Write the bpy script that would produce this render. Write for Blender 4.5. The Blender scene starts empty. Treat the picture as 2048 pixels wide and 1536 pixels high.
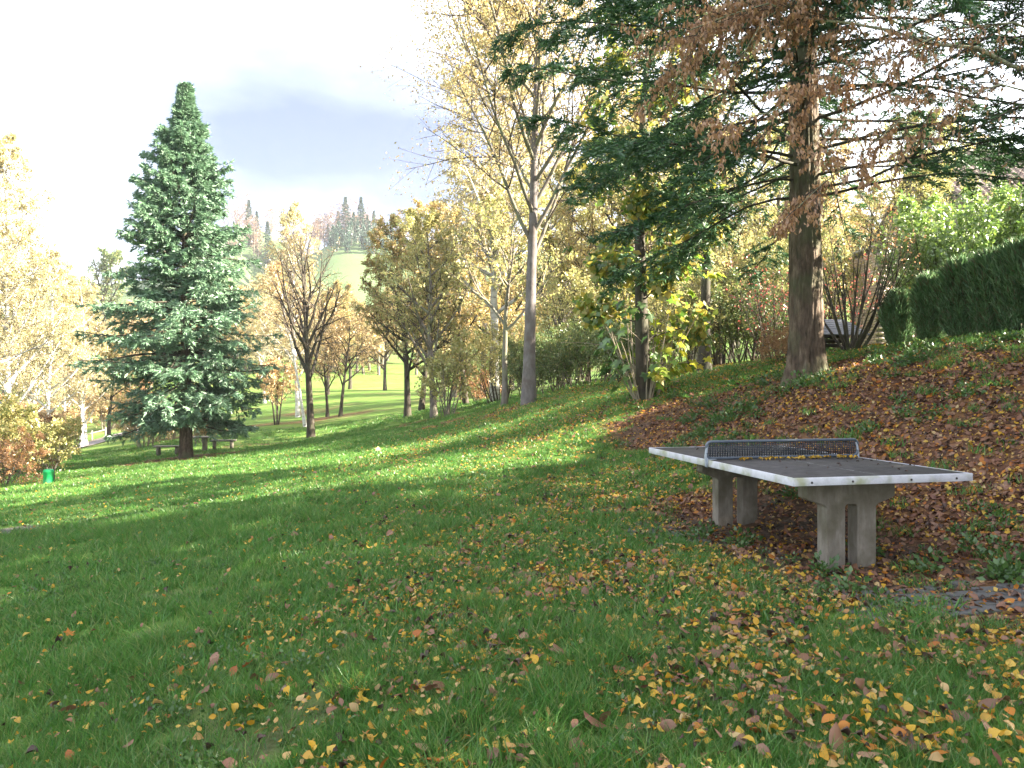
import bpy, math
import numpy as np
from mathutils import Matrix, Vector, Euler
R = math.radians
PI = math.pi
scene = bpy.context.scene
COL = scene.collection

# ---------------------------------------------------------------- camera
EYE = 1.45
cam_d = bpy.data.cameras.new('camera')
cam_d.sensor_width = 36.0
cam_d.lens = 36.0 * 1510 / 2048
cam_d.clip_start = 0.05
cam_d.clip_end = 3000
cam = bpy.data.objects.new('camera', cam_d)
COL.objects.link(cam)
cam.location = (0, 0, EYE)
cam.rotation_euler = (R(90), 0, 0)
scene.camera = cam

# ---------------------------------------------------------------- sun and sky
SUN_EL = 27.0
SUN_AZ = -4.0          # degrees from +X towards +Y (negative: a little behind the camera)
to_sun = Vector((math.cos(R(SUN_EL)) * math.cos(R(SUN_AZ)), math.cos(R(SUN_EL)) * math.sin(R(SUN_AZ)), math.sin(R(SUN_EL))))
sun_d = bpy.data.lights.new('sun', 'SUN')
sun_d.energy = 5.0
sun_d.angle = R(0.6)
sun_d.color = (1.0, 0.90, 0.74)
sun = bpy.data.objects.new('sun', sun_d)
COL.objects.link(sun)
sun.location = (30, -10, 30)
sun.rotation_euler = to_sun.to_track_quat('Z', 'Y').to_euler()

world = bpy.data.worlds.new('World')
scene.world = world
world.use_nodes = True
wt = world.node_tree
for n in list(wt.nodes):
    wt.nodes.remove(n)
def WN(t, **kw):
    n = wt.nodes.new(t)
    for k, v in kw.items():
        setattr(n, k, v)
    return n
w_out = WN('ShaderNodeOutputWorld')
w_bg = WN('ShaderNodeBackground')
w_sky = WN('ShaderNodeTexSky', sky_type='NISHITA')
w_sky.sun_disc = False
w_sky.sun_elevation = R(SUN_EL)
w_sky.sun_rotation = math.atan2(to_sun.x, to_sun.y)
w_sky.air_density = 1.0
w_sky.dust_density = 1.2
w_tc = WN('ShaderNodeTexCoord')
w_map = WN('ShaderNodeMapping')
w_map.inputs['Location'].default_value = (0.35, 0.2, 0.1)
w_map.inputs['Scale'].default_value = (1.0, 1.0, 2.6)
w_noise = WN('ShaderNodeTexNoise')
w_noise.inputs['Scale'].default_value = 2.3
w_noise.inputs['Detail'].default_value = 7
w_noise.inputs['Roughness'].default_value = 0.52
wt.links.new(w_tc.outputs['Generated'], w_map.inputs['Vector'])
wt.links.new(w_map.outputs['Vector'], w_noise.inputs['Vector'])
# the grey underside of the cloud bank that stands above the valley
w_sub = WN('ShaderNodeVectorMath', operation='SUBTRACT')
w_sub.inputs[1].default_value = (-0.245, 0.90, 0.265)
w_scl = WN('ShaderNodeVectorMath', operation='MULTIPLY')
w_scl.inputs[1].default_value = (1.0, 1.0, 2.3)
w_len = WN('ShaderNodeVectorMath', operation='LENGTH')
wt.links.new(w_tc.outputs['Generated'], w_sub.inputs[0])
wt.links.new(w_sub.outputs[0], w_scl.inputs[0])
wt.links.new(w_scl.outputs[0], w_len.inputs[0])
w_blob = WN('ShaderNodeMapRange')
w_blob.interpolation_type = 'SMOOTHSTEP'
w_blob.inputs['From Min'].default_value = 0.02
w_blob.inputs['From Max'].default_value = 0.42
w_blob.inputs['To Min'].default_value = 0.40
w_blob.inputs['To Max'].default_value = 0.0
wt.links.new(w_len.outputs['Value'], w_blob.inputs['Value'])
w_add = WN('ShaderNodeMath', operation='SUBTRACT')
wt.links.new(w_noise.outputs['Fac'], w_add.inputs[0])
wt.links.new(w_blob.outputs['Result'], w_add.inputs[1])
w_ramp = WN('ShaderNodeValToRGB')
w_ramp.color_ramp.elements[0].position = 0.16
w_ramp.color_ramp.elements[0].color = (0.018, 0.023, 0.050, 1)
w_ramp.color_ramp.elements[1].position = 0.62
w_ramp.color_ramp.elements[1].color = (0.30, 0.31, 0.33, 1)
e = w_ramp.color_ramp.elements.new(0.36)
e.color = (0.078, 0.085, 0.118, 1)
wt.links.new(w_add.outputs[0], w_ramp.inputs['Fac'])
w_bgc = WN('ShaderNodeBackground')
wt.links.new(w_ramp.outputs['Color'], w_bgc.inputs['Color'])
w_bgc.inputs['Strength'].default_value = 1.25
wt.links.new(w_sky.outputs['Color'], w_bg.inputs['Color'])
w_bg.inputs['Strength'].default_value = 0.06
w_mix = WN('ShaderNodeMixShader')
w_mix.inputs['Fac'].default_value = 0.8
wt.links.new(w_bg.outputs[0], w_mix.inputs[1])
wt.links.new(w_bgc.outputs[0], w_mix.inputs[2])
wt.links.new(w_mix.outputs[0], w_out.inputs['Surface'])

vs = scene.view_settings
vs.view_transform = 'Standard'
vs.look = 'None'
vs.gamma = 1.0
vs.use_curve_mapping = False
vs.exposure = 3.25
scene.cycles.max_bounces = 6
scene.cycles.diffuse_bounces = 3
scene.cycles.transmission_bounces = 4
scene.cycles.transparent_max_bounces = 6
scene.cycles.use_denoising = True

# ---------------------------------------------------------------- helpers
def px(x, y, Y):
    """photo pixel (2048 wide) and distance in metres -> point in the place"""
    return np.array([(x - 1024) / 1510 * Y, Y, EYE - (y - 768) / 1510 * Y])

def tag(o, label=None, cat=None, group=None, kind=None):
    if label: o['label'] = label
    if cat: o['category'] = cat
    if group: o['group'] = group
    if kind: o['kind'] = kind
    return o

def mesh_np(name, V, faces, mat=None, smooth=False, matidx=None, mats=None):
    """faces: list of (n,k) int arrays"""
    me = bpy.data.meshes.new(name)
    V = np.asarray(V, dtype=np.float32)
    me.vertices.add(len(V))
    me.vertices.foreach_set('co', V.ravel())
    faces = [np.asarray(f, dtype=np.int32) for f in faces if len(f)]
    nl = sum(f.size for f in faces)
    npol = sum(len(f) for f in faces)
    me.loops.add(nl)
    me.polygons.add(npol)
    me.loops.foreach_set('vertex_index', np.concatenate([f.ravel() for f in faces]))
    tot = np.concatenate([np.full(len(f), f.shape[1], np.int32) for f in faces])
    st = np.concatenate([[0], np.cumsum(tot)[:-1]]).astype(np.int32)
    me.polygons.foreach_set('loop_start', st)
    if smooth:
        me.polygons.foreach_set('use_smooth', np.ones(npol, bool))
    if matidx is not None:
        me.polygons.foreach_set('material_index', np.asarray(matidx, np.int32))
    if mats:
        for m in mats: me.materials.append(m)
    elif mat is not None:
        me.materials.append(mat)
    me.update(calc_edges=True)
    me.validate()
    return me

def link(name, data, parent=None, loc=None, rot=None, scl=None):
    o = bpy.data.objects.new(name, data)
    COL.objects.link(o)
    if parent is not None: o.parent = parent
    if loc is not None: o.location = loc
    if rot is not None: o.rotation_euler = rot
    if scl is not None: o.scale = (scl,) * 3 if np.isscalar(scl) else scl
    return o

class MB:
    """small mesh collector"""
    def __init__(s): s.V = []; s.F3 = []; s.F4 = []; s.n = 0
    def add(s, V, F):
        F = np.asarray(F) + s.n
        s.V.append(np.asarray(V, float)); s.n += len(V)
        (s.F3 if F.shape[1] == 3 else s.F4).append(F)
    def box(s, c, size, M=None):
        x, y, z = np.array(size) / 2
        V = np.array([[sx * x, sy * y, sz * z] for sx in (-1, 1) for sy in (-1, 1) for sz in (-1, 1)])
        if M is not None: V = V @ np.array(M).T
        V = V + np.array(c)
        s.add(V, [[0, 1, 3, 2], [4, 6, 7, 5], [0, 4, 5, 1], [2, 3, 7, 6], [0, 2, 6, 4], [1, 5, 7, 3]])
    def tube(s, pts, rad, k=8, cap=True):
        P = np.asarray(pts, float)[None]
        r = np.broadcast_to(np.asarray(rad, float), (len(pts),))[None]
        V, F = tubes(P, r, k)
        s.add(V, F)
        if cap:
            n = len(pts)
            V2 = np.concatenate([V[:k], V[(n - 1) * k:], [pts[0]], [pts[-1]]])
            f = [[(i + 1) % k, i, 2 * k] for i in range(k)] + [[k + i, k + (i + 1) % k, 2 * k + 1] for i in range(k)]
            s.add(V2, f)
    def mesh(s, name, mat, smooth=False):
        fs = []
        if s.F3: fs.append(np.concatenate(s.F3))
        if s.F4: fs.append(np.concatenate(s.F4))
        return mesh_np(name, np.concatenate(s.V), fs, mat, smooth)

def norm(a):
    return a / np.maximum(np.linalg.norm(a, axis=-1, keepdims=True), 1e-9)

def tubes(P, Rr, k):
    n, m, _ = P.shape
    T = np.empty_like(P)
    T[:, 1:-1] = P[:, 2:] - P[:, :-2]
    T[:, 0] = P[:, 1] - P[:, 0]
    T[:, -1] = P[:, -1] - P[:, -2]
    T = norm(T)
    mean = norm(P[:, -1] - P[:, 0])
    ref = np.where(np.abs(mean[:, 2:3]) < 0.8, np.array([[0., 0, 1]]), np.array([[1., 0.13, 0]]))
    N = norm(np.cross(T, ref[:, None, :]))
    B = np.cross(T, N)
    a = np.arange(k) * 2 * PI / k
    ring = N[:, :, None, :] * np.cos(a)[None, None, :, None] + B[:, :, None, :] * np.sin(a)[None, None, :, None]
    V = (P[:, :, None, :] + ring * Rr[:, :, None, None]).reshape(-1, 3)
    i = np.arange(n)[:, None, None] * (m * k)
    j = np.arange(m - 1)[None, :, None] * k
    q = np.arange(k)[None, None, :]
    q1 = (q + 1) % k
    F = np.stack([i + j + q, i + j + q1, i + j + k + q1, i + j + k + q], -1).reshape(-1, 4)
    return V, F

def grow(rng, S, D, L, R0, m, wig, grav, tip=0.25):
    n = len(S)
    P = np.empty((n, m + 1, 3)); P[:, 0] = S
    d = norm(np.asarray(D, float))
    st = (np.asarray(L) / m)[:, None]
    up = np.array([0, 0, 1.0])
    for i in range(m):
        d = norm(d + rng.normal(0, wig, (n, 3)) + up * grav)
        P[:, i + 1] = P[:, i] + d * st
    t = np.linspace(0, 1, m + 1)[None]
    Rr = np.asarray(R0)[:, None] * (1 - (1 - tip) * t)
    return P, Rr

def at_t(P, t, idx):
    m = P.shape[1] - 1
    f = np.clip(t * m, 0, m - 1e-6)
    i = f.astype(int); u = (f - i)[:, None]
    A = P[idx, i]; B = P[idx, i + 1]
    return A * (1 - u) + B * u, norm(B - A)

def spawn(rng, P, Rr, nc, t0, t1, ang, asd, even=True):
    n = len(P)
    if even:
        t = (np.arange(nc)[None] + rng.random((n, nc))) / nc * (t1 - t0) + t0
    else:
        t = rng.random((n, nc)) * (t1 - t0) + t0
    t = t.ravel(); idx = np.repeat(np.arange(n), nc)
    pos, T = at_t(P, t, idx)
    rr = Rr[:, 0][idx] * (1 - t) + Rr[:, -1][idx] * t
    ref = norm(rng.normal(0, 1, (len(t), 3)))
    if even:
        az = (np.arange(nc) * 2.39996)[None] + rng.random((n, 1)) * 6.28 + rng.normal(0, 0.35, (n, nc))
        az = az.ravel()
        r1 = np.where(np.abs(T[:, 2:3]) < 0.9, np.array([[0., 0, 1]]), np.array([[1., 0, 0]]))
        N = norm(np.cross(T, r1)); B = np.cross(T, N)
        side = N * np.cos(az)[:, None] + B * np.sin(az)[:, None]
    else:
        side = norm(ref - (ref * T).sum(1, keepdims=True) * T)
    a = rng.normal(ang, asd, len(t))
    D = norm(T * np.cos(a)[:, None] + side * np.sin(a)[:, None])
    return pos, D, t, idx, rr

def cards(rng, C, D, size, aspect=0.55, fold=0.25):
    """rhombic leaves: base C, axis D"""
    n = len(C)
    D = norm(D)
    rv = norm(rng.normal(0, 1, (n, 3)))
    Sd = norm(np.cross(D, rv)); Nn = np.cross(D, Sd)
    s = np.broadcast_to(np.asarray(size, float), (n,))[:, None]
    mid = C + D * s * 0.45
    V = np.stack([C, mid + Sd * s * aspect / 2 + Nn * s * fold * 0.3, C + D * s - Nn * s * fold * 0.5,
                  mid - Sd * s * aspect / 2 + Nn * s * fold * 0.3], 1).reshape(-1, 3)
    F = np.arange(4 * n).reshape(n, 4)
    return V, F

# ---------------------------------------------------------------- materials
MATS = {}
def newmat(name):
    m = bpy.data.materials.new(name); m.use_nodes = True
    nt = m.node_tree
    for n in list(nt.nodes): nt.nodes.remove(n)
    MATS[name] = m
    return m, nt
def nd(nt, t, **kw):
    n = nt.nodes.new(t)
    for k, v in kw.items(): setattr(n, k, v)
    return n
def ramp(nt, cols, interp='LINEAR'):
    r = nd(nt, 'ShaderNodeValToRGB')
    cr = r.color_ramp; cr.interpolation = interp
    n = len(cols)
    pos = [c[3] if len(c) > 3 else (i / max(1, n - 1)) for i, c in enumerate(cols)]
    cr.elements[0].position = pos[0]; cr.elements[0].color = (*cols[0][:3], 1)
    cr.elements[1].position = pos[-1]; cr.elements[1].color = (*cols[-1][:3], 1)
    for p, c in zip(pos[1:-1], cols[1:-1]):
        e = cr.elements.new(p); e.color = (*c[:3], 1)
    return r
def leaf_mat(name, cols, trans=0.4, src='island', gloss=0.06, interp='LINEAR', rough=0.45):
    m, nt = newmat(name)
    out = nd(nt, 'ShaderNodeOutputMaterial')
    if src == 'island':
        s = nd(nt, 'ShaderNodeNewGeometry').outputs['Random Per Island']
    elif src == 'object':
        s = nd(nt, 'ShaderNodeObjectInfo').outputs['Random']
    else:  # both
        a = nd(nt, 'ShaderNodeNewGeometry').outputs['Random Per Island']
        b = nd(nt, 'ShaderNodeObjectInfo').outputs['Random']
        ad = nd(nt, 'ShaderNodeMath', operation='ADD'); nt.links.new(a, ad.inputs[0]); nt.links.new(b, ad.inputs[1])
        fr = nd(nt, 'ShaderNodeMath', operation='FRACT'); nt.links.new(ad.outputs[0], fr.inputs[0]); s = fr.outputs[0]
    r = ramp(nt, cols, interp)
    nt.links.new(s, r.inputs['Fac'])
    d = nd(nt, 'ShaderNodeBsdfDiffuse'); t = nd(nt, 'ShaderNodeBsdfTranslucent'); g = nd(nt, 'ShaderNodeBsdfGlossy')
    g.inputs['Roughness'].default_value = rough
    nt.links.new(r.outputs[0], d.inputs['Color']); nt.links.new(r.outputs[0], t.inputs['Color'])
    m1 = nd(nt, 'ShaderNodeMixShader'); m1.inputs[0].default_value = trans
    nt.links.new(d.outputs[0], m1.inputs[1]); nt.links.new(t.outputs[0], m1.inputs[2])
    m2 = nd(nt, 'ShaderNodeMixShader'); m2.inputs[0].default_value = gloss
    nt.links.new(m1.outputs[0], m2.inputs[1]); nt.links.new(g.outputs[0], m2.inputs[2])
    nt.links.new(m2.outputs[0], out.inputs['Surface'])
    return m
def surf_mat(name, cols, scale=6, rough=0.85, bump=0.3, bscale=None, stretch=(1, 1, 1), detail=6, metallic=0.0, cols2=None, scale2=1.5, spec=0.3):
    """noise-coloured surface with bump in object space"""
    m, nt = newmat(name)
    out = nd(nt, 'ShaderNodeOutputMaterial'); b = nd(nt, 'ShaderNodeBsdfPrincipled')
    tc = nd(nt, 'ShaderNodeTexCoord'); mp = nd(nt, 'ShaderNodeMapping'); mp.inputs['Scale'].default_value = stretch
    nt.links.new(tc.outputs['Object'], mp.inputs['Vector'])
    n1 = nd(nt, 'ShaderNodeTexNoise'); n1.inputs['Scale'].default_value = scale; n1.inputs['Detail'].default_value = detail
    n1.inputs['Roughness'].default_value = 0.65
    nt.links.new(mp.outputs[0], n1.inputs['Vector'])
    st = nd(nt, 'ShaderNodeMapRange'); st.inputs['From Min'].default_value = 0.28; st.inputs['From Max'].default_value = 0.72
    nt.links.new(n1.outputs['Fac'], st.inputs['Value'])
    r = ramp(nt, cols); nt.links.new(st.outputs[0], r.inputs['Fac'])
    col = r.outputs[0]
    if cols2:
        n2 = nd(nt, 'ShaderNodeTexNoise'); n2.inputs['Scale'].default_value = scale2; n2.inputs['Detail'].default_value = 4
        nt.links.new(tc.outputs['Object'], n2.inputs['Vector'])
        s2 = nd(nt, 'ShaderNodeMapRange'); s2.inputs['From Min'].default_value = 0.48; s2.inputs['From Max'].default_value = 0.66
        nt.links.new(n2.outputs['Fac'], s2.inputs['Value'])
        mx = nd(nt, 'ShaderNodeMix', data_type='RGBA')
        nt.links.new(s2.outputs[0], mx.inputs['Factor']); nt.links.new(col, mx.inputs['A'])
        mx.inputs['B'].default_value = (*cols2, 1)
        col = mx.outputs['Result']
    nt.links.new(col, b.inputs['Base Color'])
    b.inputs['Roughness'].default_value = rough; b.inputs['Metallic'].default_value = metallic
    b.inputs['Specular IOR Level'].default_value = spec
    bp = nd(nt, 'ShaderNodeBump'); bp.inputs['Strength'].default_value = bump; bp.inputs['Distance'].default_value = 0.03
    if bscale:
        n3 = nd(nt, 'ShaderNodeTexNoise'); n3.inputs['Scale'].default_value = bscale; n3.inputs['Detail'].default_value = 5
        nt.links.new(mp.outputs[0], n3.inputs['Vector']); nt.links.new(n3.outputs['Fac'], bp.inputs['Height'])
    else:
        nt.links.new(n1.outputs['Fac'], bp.inputs['Height'])
    nt.links.new(bp.outputs[0], b.inputs['Normal'])
    nt.links.new(b.outputs[0], out.inputs['Surface'])
    return m

BARK_GREY = surf_mat('bark_grey', [(0.055, 0.046, 0.037), (0.14, 0.12, 0.10), (0.20, 0.18, 0.15)], 9, stretch=(1, 1, 0.3), bump=0.6, cols2=(0.16, 0.17, 0.10), scale2=2)
BARK_SMOOTH = surf_mat('bark_smooth', [(0.07, 0.061, 0.057), (0.13, 0.115, 0.111), (0.175, 0.158, 0.154)], 5, stretch=(1, 1, 0.5), bump=0.35, cols2=(0.10, 0.08, 0.07), scale2=3)
BARK_DARK = surf_mat('bark_dark', [(0.018, 0.014, 0.011), (0.05, 0.041, 0.030), (0.085, 0.070, 0.052)], 10, stretch=(1, 1, 0.3), bump=0.7, cols2=(0.06, 0.062, 0.036))
BARK_FIR = surf_mat('bark_fir', [(0.022, 0.016, 0.011), (0.10, 0.070, 0.048), (0.21, 0.16, 0.115)], 13, stretch=(1, 1, 0.3), bump=1.0, cols2=(0.085, 0.09, 0.045), scale2=1.6)
BARK_BIRCH = surf_mat('bark_birch', [(0.06, 0.055, 0.05), (0.55, 0.53, 0.5), (0.68, 0.66, 0.63)], 5, stretch=(0.6, 0.6, 2.2), bump=0.2)
TWIG = surf_mat('twig', [(0.04, 0.03, 0.022), (0.09, 0.068, 0.05)], 6, bump=0.1)
TWIG_PALE = surf_mat('twig_pale', [(0.17, 0.14, 0.10), (0.32, 0.27, 0.2)], 6, bump=0.1)
BRANCH_LICHEN = surf_mat('branch_lichen', [(0.12, 0.11, 0.07), (0.26, 0.26, 0.16), (0.36, 0.36, 0.24)], 14, bump=0.4)

L_GOLD = leaf_mat('leaf_gold', [(0.42, 0.28, 0.09), (0.56, 0.42, 0.16), (0.52, 0.40, 0.19), (0.38, 0.37, 0.13), (0.44, 0.27, 0.08)], 0.5)
L_GOLDGREEN = leaf_mat('leaf_goldgreen', [(0.26, 0.31, 0.10), (0.52, 0.44, 0.17), (0.38, 0.40, 0.14), (0.54, 0.43, 0.17), (0.21, 0.28, 0.08)], 0.5)
L_OCHRE = leaf_mat('leaf_ochre', [(0.40, 0.26, 0.10), (0.50, 0.36, 0.14), (0.37, 0.24, 0.11), (0.32, 0.33, 0.12), (0.22, 0.28, 0.08)], 0.48)
L_BIRCH = leaf_mat('leaf_birch', [(0.45, 0.38, 0.18), (0.53, 0.47, 0.26), (0.39, 0.31, 0.12), (0.50, 0.45, 0.25), (0.33, 0.31, 0.12)], 0.45)
L_PALE = leaf_mat('leaf_pale', [(0.48, 0.34, 0.16), (0.55, 0.42, 0.22), (0.42, 0.28, 0.12), (0.46, 0.34, 0.17)], 0.42)
L_RUST = leaf_mat('leaf_rust', [(0.34, 0.17, 0.07), (0.44, 0.25, 0.11), (0.28, 0.15, 0.08), (0.40, 0.20, 0.06)], 0.4)
L_BROWN = leaf_mat('leaf_brown_hanging', [(0.36, 0.19, 0.085), (0.50, 0.29, 0.14), (0.30, 0.15, 0.07), (0.54, 0.31, 0.15)], 0.48)
L_GREEN = leaf_mat('leaf_green', [(0.05, 0.10, 0.02), (0.10, 0.17, 0.03), (0.16, 0.22, 0.04), (0.07, 0.13, 0.025)], 0.4)
L_SHRUB = leaf_mat('leaf_shrub', [(0.06, 0.12, 0.028), (0.11, 0.18, 0.04), (0.19, 0.22, 0.06), (0.08, 0.13, 0.04), (0.30, 0.27, 0.09)], 0.35)
L_LAUREL = leaf_mat('leaf_laurel', [(0.11, 0.21, 0.035), (0.19, 0.31, 0.05), (0.27, 0.36, 0.07), (0.14, 0.26, 0.055)], 0.38, gloss=0.14)
L_RED = leaf_mat('leaf_red', [(0.42, 0.06, 0.06), (0.50, 0.10, 0.09), (0.36, 0.05, 0.06), (0.50, 0.18, 0.12)], 0.4)
N_SPRUCE = leaf_mat('needle_spruce', [(0.07, 0.15, 0.08), (0.125, 0.24, 0.13), (0.24, 0.36, 0.24), (0.09, 0.18, 0.095), (0.16, 0.27, 0.155)], 0.25, gloss=0.07)
N_FIR = leaf_mat('needle_fir', [(0.022, 0.070, 0.028), (0.04, 0.11, 0.04), (0.085, 0.165, 0.055), (0.03, 0.085, 0.035)], 0.22, gloss=0.06)
N_HEDGE = leaf_mat('needle_hedge', [(0.06, 0.14, 0.055), (0.12, 0.23, 0.09), (0.20, 0.33, 0.16), (0.09, 0.16, 0.06), (0.15, 0.11, 0.065)], 0.2, gloss=0.05)
N_FAR = leaf_mat('needle_far', [(0.03, 0.07, 0.045), (0.06, 0.11, 0.07)], 0.15)
M_GRASS = leaf_mat('grass_blade', [(0.034, 0.115, 0.02), (0.072, 0.205, 0.033), (0.115, 0.265, 0.046), (0.05, 0.165, 0.03), (0.23, 0.28, 0.08), (0.05, 0.145, 0.028)], 0.42, 'both', gloss=0.03, rough=0.35)
M_WEED = leaf_mat('weed_leaf', [(0.04, 0.10, 0.02), (0.08, 0.16, 0.03)], 0.3, 'both')

CONCRETE = surf_mat('concrete', [(0.14, 0.12, 0.095), (0.20, 0.177, 0.142), (0.27, 0.242, 0.20)], 16, bump=0.3, bscale=90, stretch=(1, 1, 0.3), cols2=(0.13, 0.115, 0.08), scale2=4.5)
EDGE_METAL = surf_mat('edge_metal', [(0.36, 0.36, 0.39), (0.50, 0.50, 0.54), (0.56, 0.56, 0.60)], 9, rough=0.45, bump=0.08, cols2=(0.30, 0.31, 0.21), scale2=6, spec=0.5)
TABLE_TOP = surf_mat('table_top', [(0.032, 0.030, 0.030), (0.062, 0.058, 0.056), (0.085, 0.08, 0.075)], 12, rough=0.7, bump=0.15, bscale=160, cols2=(0.048, 0.046, 0.042), scale2=5)
WHITE_LINE = surf_mat('white_line', [(0.06, 0.06, 0.058), (0.13, 0.13, 0.125), (0.34, 0.34, 0.33)], 9, bump=0.0)
NET_METAL = surf_mat('net_metal', [(0.05, 0.065, 0.085), (0.085, 0.105, 0.13)], 10, rough=0.42, bump=0.05, spec=0.5)
NET_SHEET = surf_mat('net_sheet', [(0.02, 0.024, 0.03), (0.04, 0.045, 0.055)], 20, rough=0.55, bump=0.05)
BRACKET = surf_mat('bracket_metal', [(0.20, 0.23, 0.27), (0.33, 0.36, 0.40)], 14, rough=0.45, bump=0.05)
BOLT = surf_mat('bolt_dark', [(0.03, 0.03, 0.03), (0.06, 0.05, 0.045)], 20)
BIN_GREEN = surf_mat('bin_green', [(0.010, 0.30, 0.09), (0.016, 0.37, 0.12)], 3, rough=0.5, bump=0.03, cols2=(0.08, 0.36, 0.18), scale2=2)
PAVER = surf_mat('paver', [(0.07, 0.068, 0.064), (0.125, 0.122, 0.116)], 9, bump=0.3, bscale=60, cols2=(0.07, 0.072, 0.05))
ASPHALT = surf_mat('asphalt', [(0.13, 0.12, 0.135), (0.19, 0.18, 0.195)], 2, bump=0.2, cols2=(0.20, 0.16, 0.12), scale2=0.4)
BRICK = surf_mat('brick_pink', [(0.40, 0.30, 0.27), (0.54, 0.43, 0.39), (0.48, 0.36, 0.32)], 2.0, bump=0.2, bscale=40)
MORTAR = surf_mat('mortar', [(0.11, 0.10, 0.095), (0.17, 0.155, 0.145)], 12)
ROOF_TILE = surf_mat('roof_tile', [(0.20, 0.145, 0.125), (0.32, 0.25, 0.22)], 3, bump=0.2, cols2=(0.16, 0.14, 0.13), scale2=1)
WOOD_PALE = surf_mat('wood_pale', [(0.18, 0.18, 0.20), (0.28, 0.28, 0.31)], 4, stretch=(0.4, 3, 3), bump=0.2)
WOOD_DARK = surf_mat('wood_dark', [(0.05, 0.04, 0.033), (0.11, 0.09, 0.07)], 4, stretch=(0.5, 3, 3), bump=0.2)
GLASS = surf_mat('window_glass', [(0.03, 0.035, 0.04), (0.05, 0.055, 0.06)], 1, rough=0.08, bump=0.0, spec=0.6)
POST_WOOD = surf_mat('post_wood', [(0.18, 0.15, 0.12), (0.30, 0.26, 0.21)], 6, stretch=(3, 3, 0.5), bump=0.2)
STONE = surf_mat('stone', [(0.35, 0.32, 0.27), (0.52, 0.49, 0.43)], 6)

# ---------------------------------------------------------------- ground
CP = []
def cp(*a): CP.append(a)
for x, y, z in [(2.5, 6.5, 0), (1.4, 5.2, 0), (3.2, 5.0, 0.0), (1.6, 8.6, 0.0), (2.7, 8.6, 0.05), (3.6, 6.6, 0.05), (0, 2.5, -0.06), (-2.5, 3.5, -0.38),
                (-5, 8, -0.62), (-2, 7, -0.30), (0, 7, -0.12), (-8, 12.2, -0.95), (-4, 14, -0.42), (0, 11, 0.02), (3, 2, 0.02), (0, -3, -0.2), (-8, -3, -1.0), (-8, 3, -1.0),
                (-15, 8, -1.6), (-15, 15, -1.6), (-9, 18, -0.95), (-6, 20, -0.6), (10, 24, 2.3), (15, 12, 2.6), (15, 0, 2.3), (9, 3, 1.6), (6, 0, 0.55), (6, -6, 0.5), (15, -12, 1.5),
                (25, 25, 3), (30, 0, 4), (30, 50, 5), (8, 40, 2.0), (-30, 10, -3.3), (-30, 30, -3.4), (-50, 0, -5), (-60, 40, -5), (-60, 80, -4.5), (-25, -15, -3)]:
    cp(x, y, z)
for a in [(97, 966, 24), (372, 916, 31), (0, 985, 22), (622, 877, 40), (1057, 808, 23), (900, 860, 22.5), (760, 885, 24), (1057, 860, 17), (1200, 850, 14.2),
          (1290, 900, 12.6), (1612, 752, 11.6), (1600, 775, 11.0), (1290, 794, 15.5), (1610, 870, 9.3), (1900, 850, 8.2), (2048, 690, 10), (2048, 850, 7.5), (2048, 1000, 6.5), (2048, 1130, 5.7),
          (1750, 706, 12.5), (1450, 768, 15), (1800, 693, 14.5), (2040, 672, 11.5), (1410, 742, 20), (1700, 700, 15.5), (1150, 772, 27), (820, 832, 36), (870, 836, 32),
          (960, 803, 45), (680, 830, 52), (610, 843, 52), (555, 846, 50), (750, 787, 75), (480, 812, 75), (540, 775, 95), (165, 893, 56), (240, 870, 62), (120, 906, 50), (340, 847, 72),
          (300, 900, 40), (200, 920, 38), (120, 942, 30), (620, 640, 170), (620, 580, 210), (620, 520, 255), (530, 495, 285), (740, 485, 280), (480, 600, 200), (750, 600, 200), (300, 575, 290), (640, 498, 292)]:
    cp(*px(*a))
for x, y, z in [(-120, 200, 12), (-150, 120, -2), (100, 200, 38), (90, 100, 12), (60, 60, 6), (0, 120, 4.5), (-20, 130, 5.5), (-90, 280, 35), (60, 300, 62), (-200, 330, 45), (200, 330, 70), (-250, 100, 0), (250, 100, 30), (-200, -50, -8), (200, -50, 12), (0, -50, 0), (-75, 330, 50), (-30, 340, 50), (-50, 420, 44), (-120, 450, 36), (40, 450, 48), (-75, 600, 35), (100, 600, 45), (-200, 600, 30)]:
    cp(x, y, z)
CP = np.array(CP, float)
CS = 10.0
def _phi(r2):
    return 0.5 * r2 * np.log(np.maximum(r2, 1e-12))
def _tps_fit(X, z, lam):
    n = len(X)
    d2 = ((X[:, None] - X[None]) ** 2).sum(-1)
    K = _phi(d2) + lam * np.eye(n)
    Pm = np.c_[np.ones(n), X]
    A = np.block([[K, Pm], [Pm.T, np.zeros((3, 3))]])
    return np.linalg.solve(A, np.r_[z, 0, 0, 0])
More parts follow.
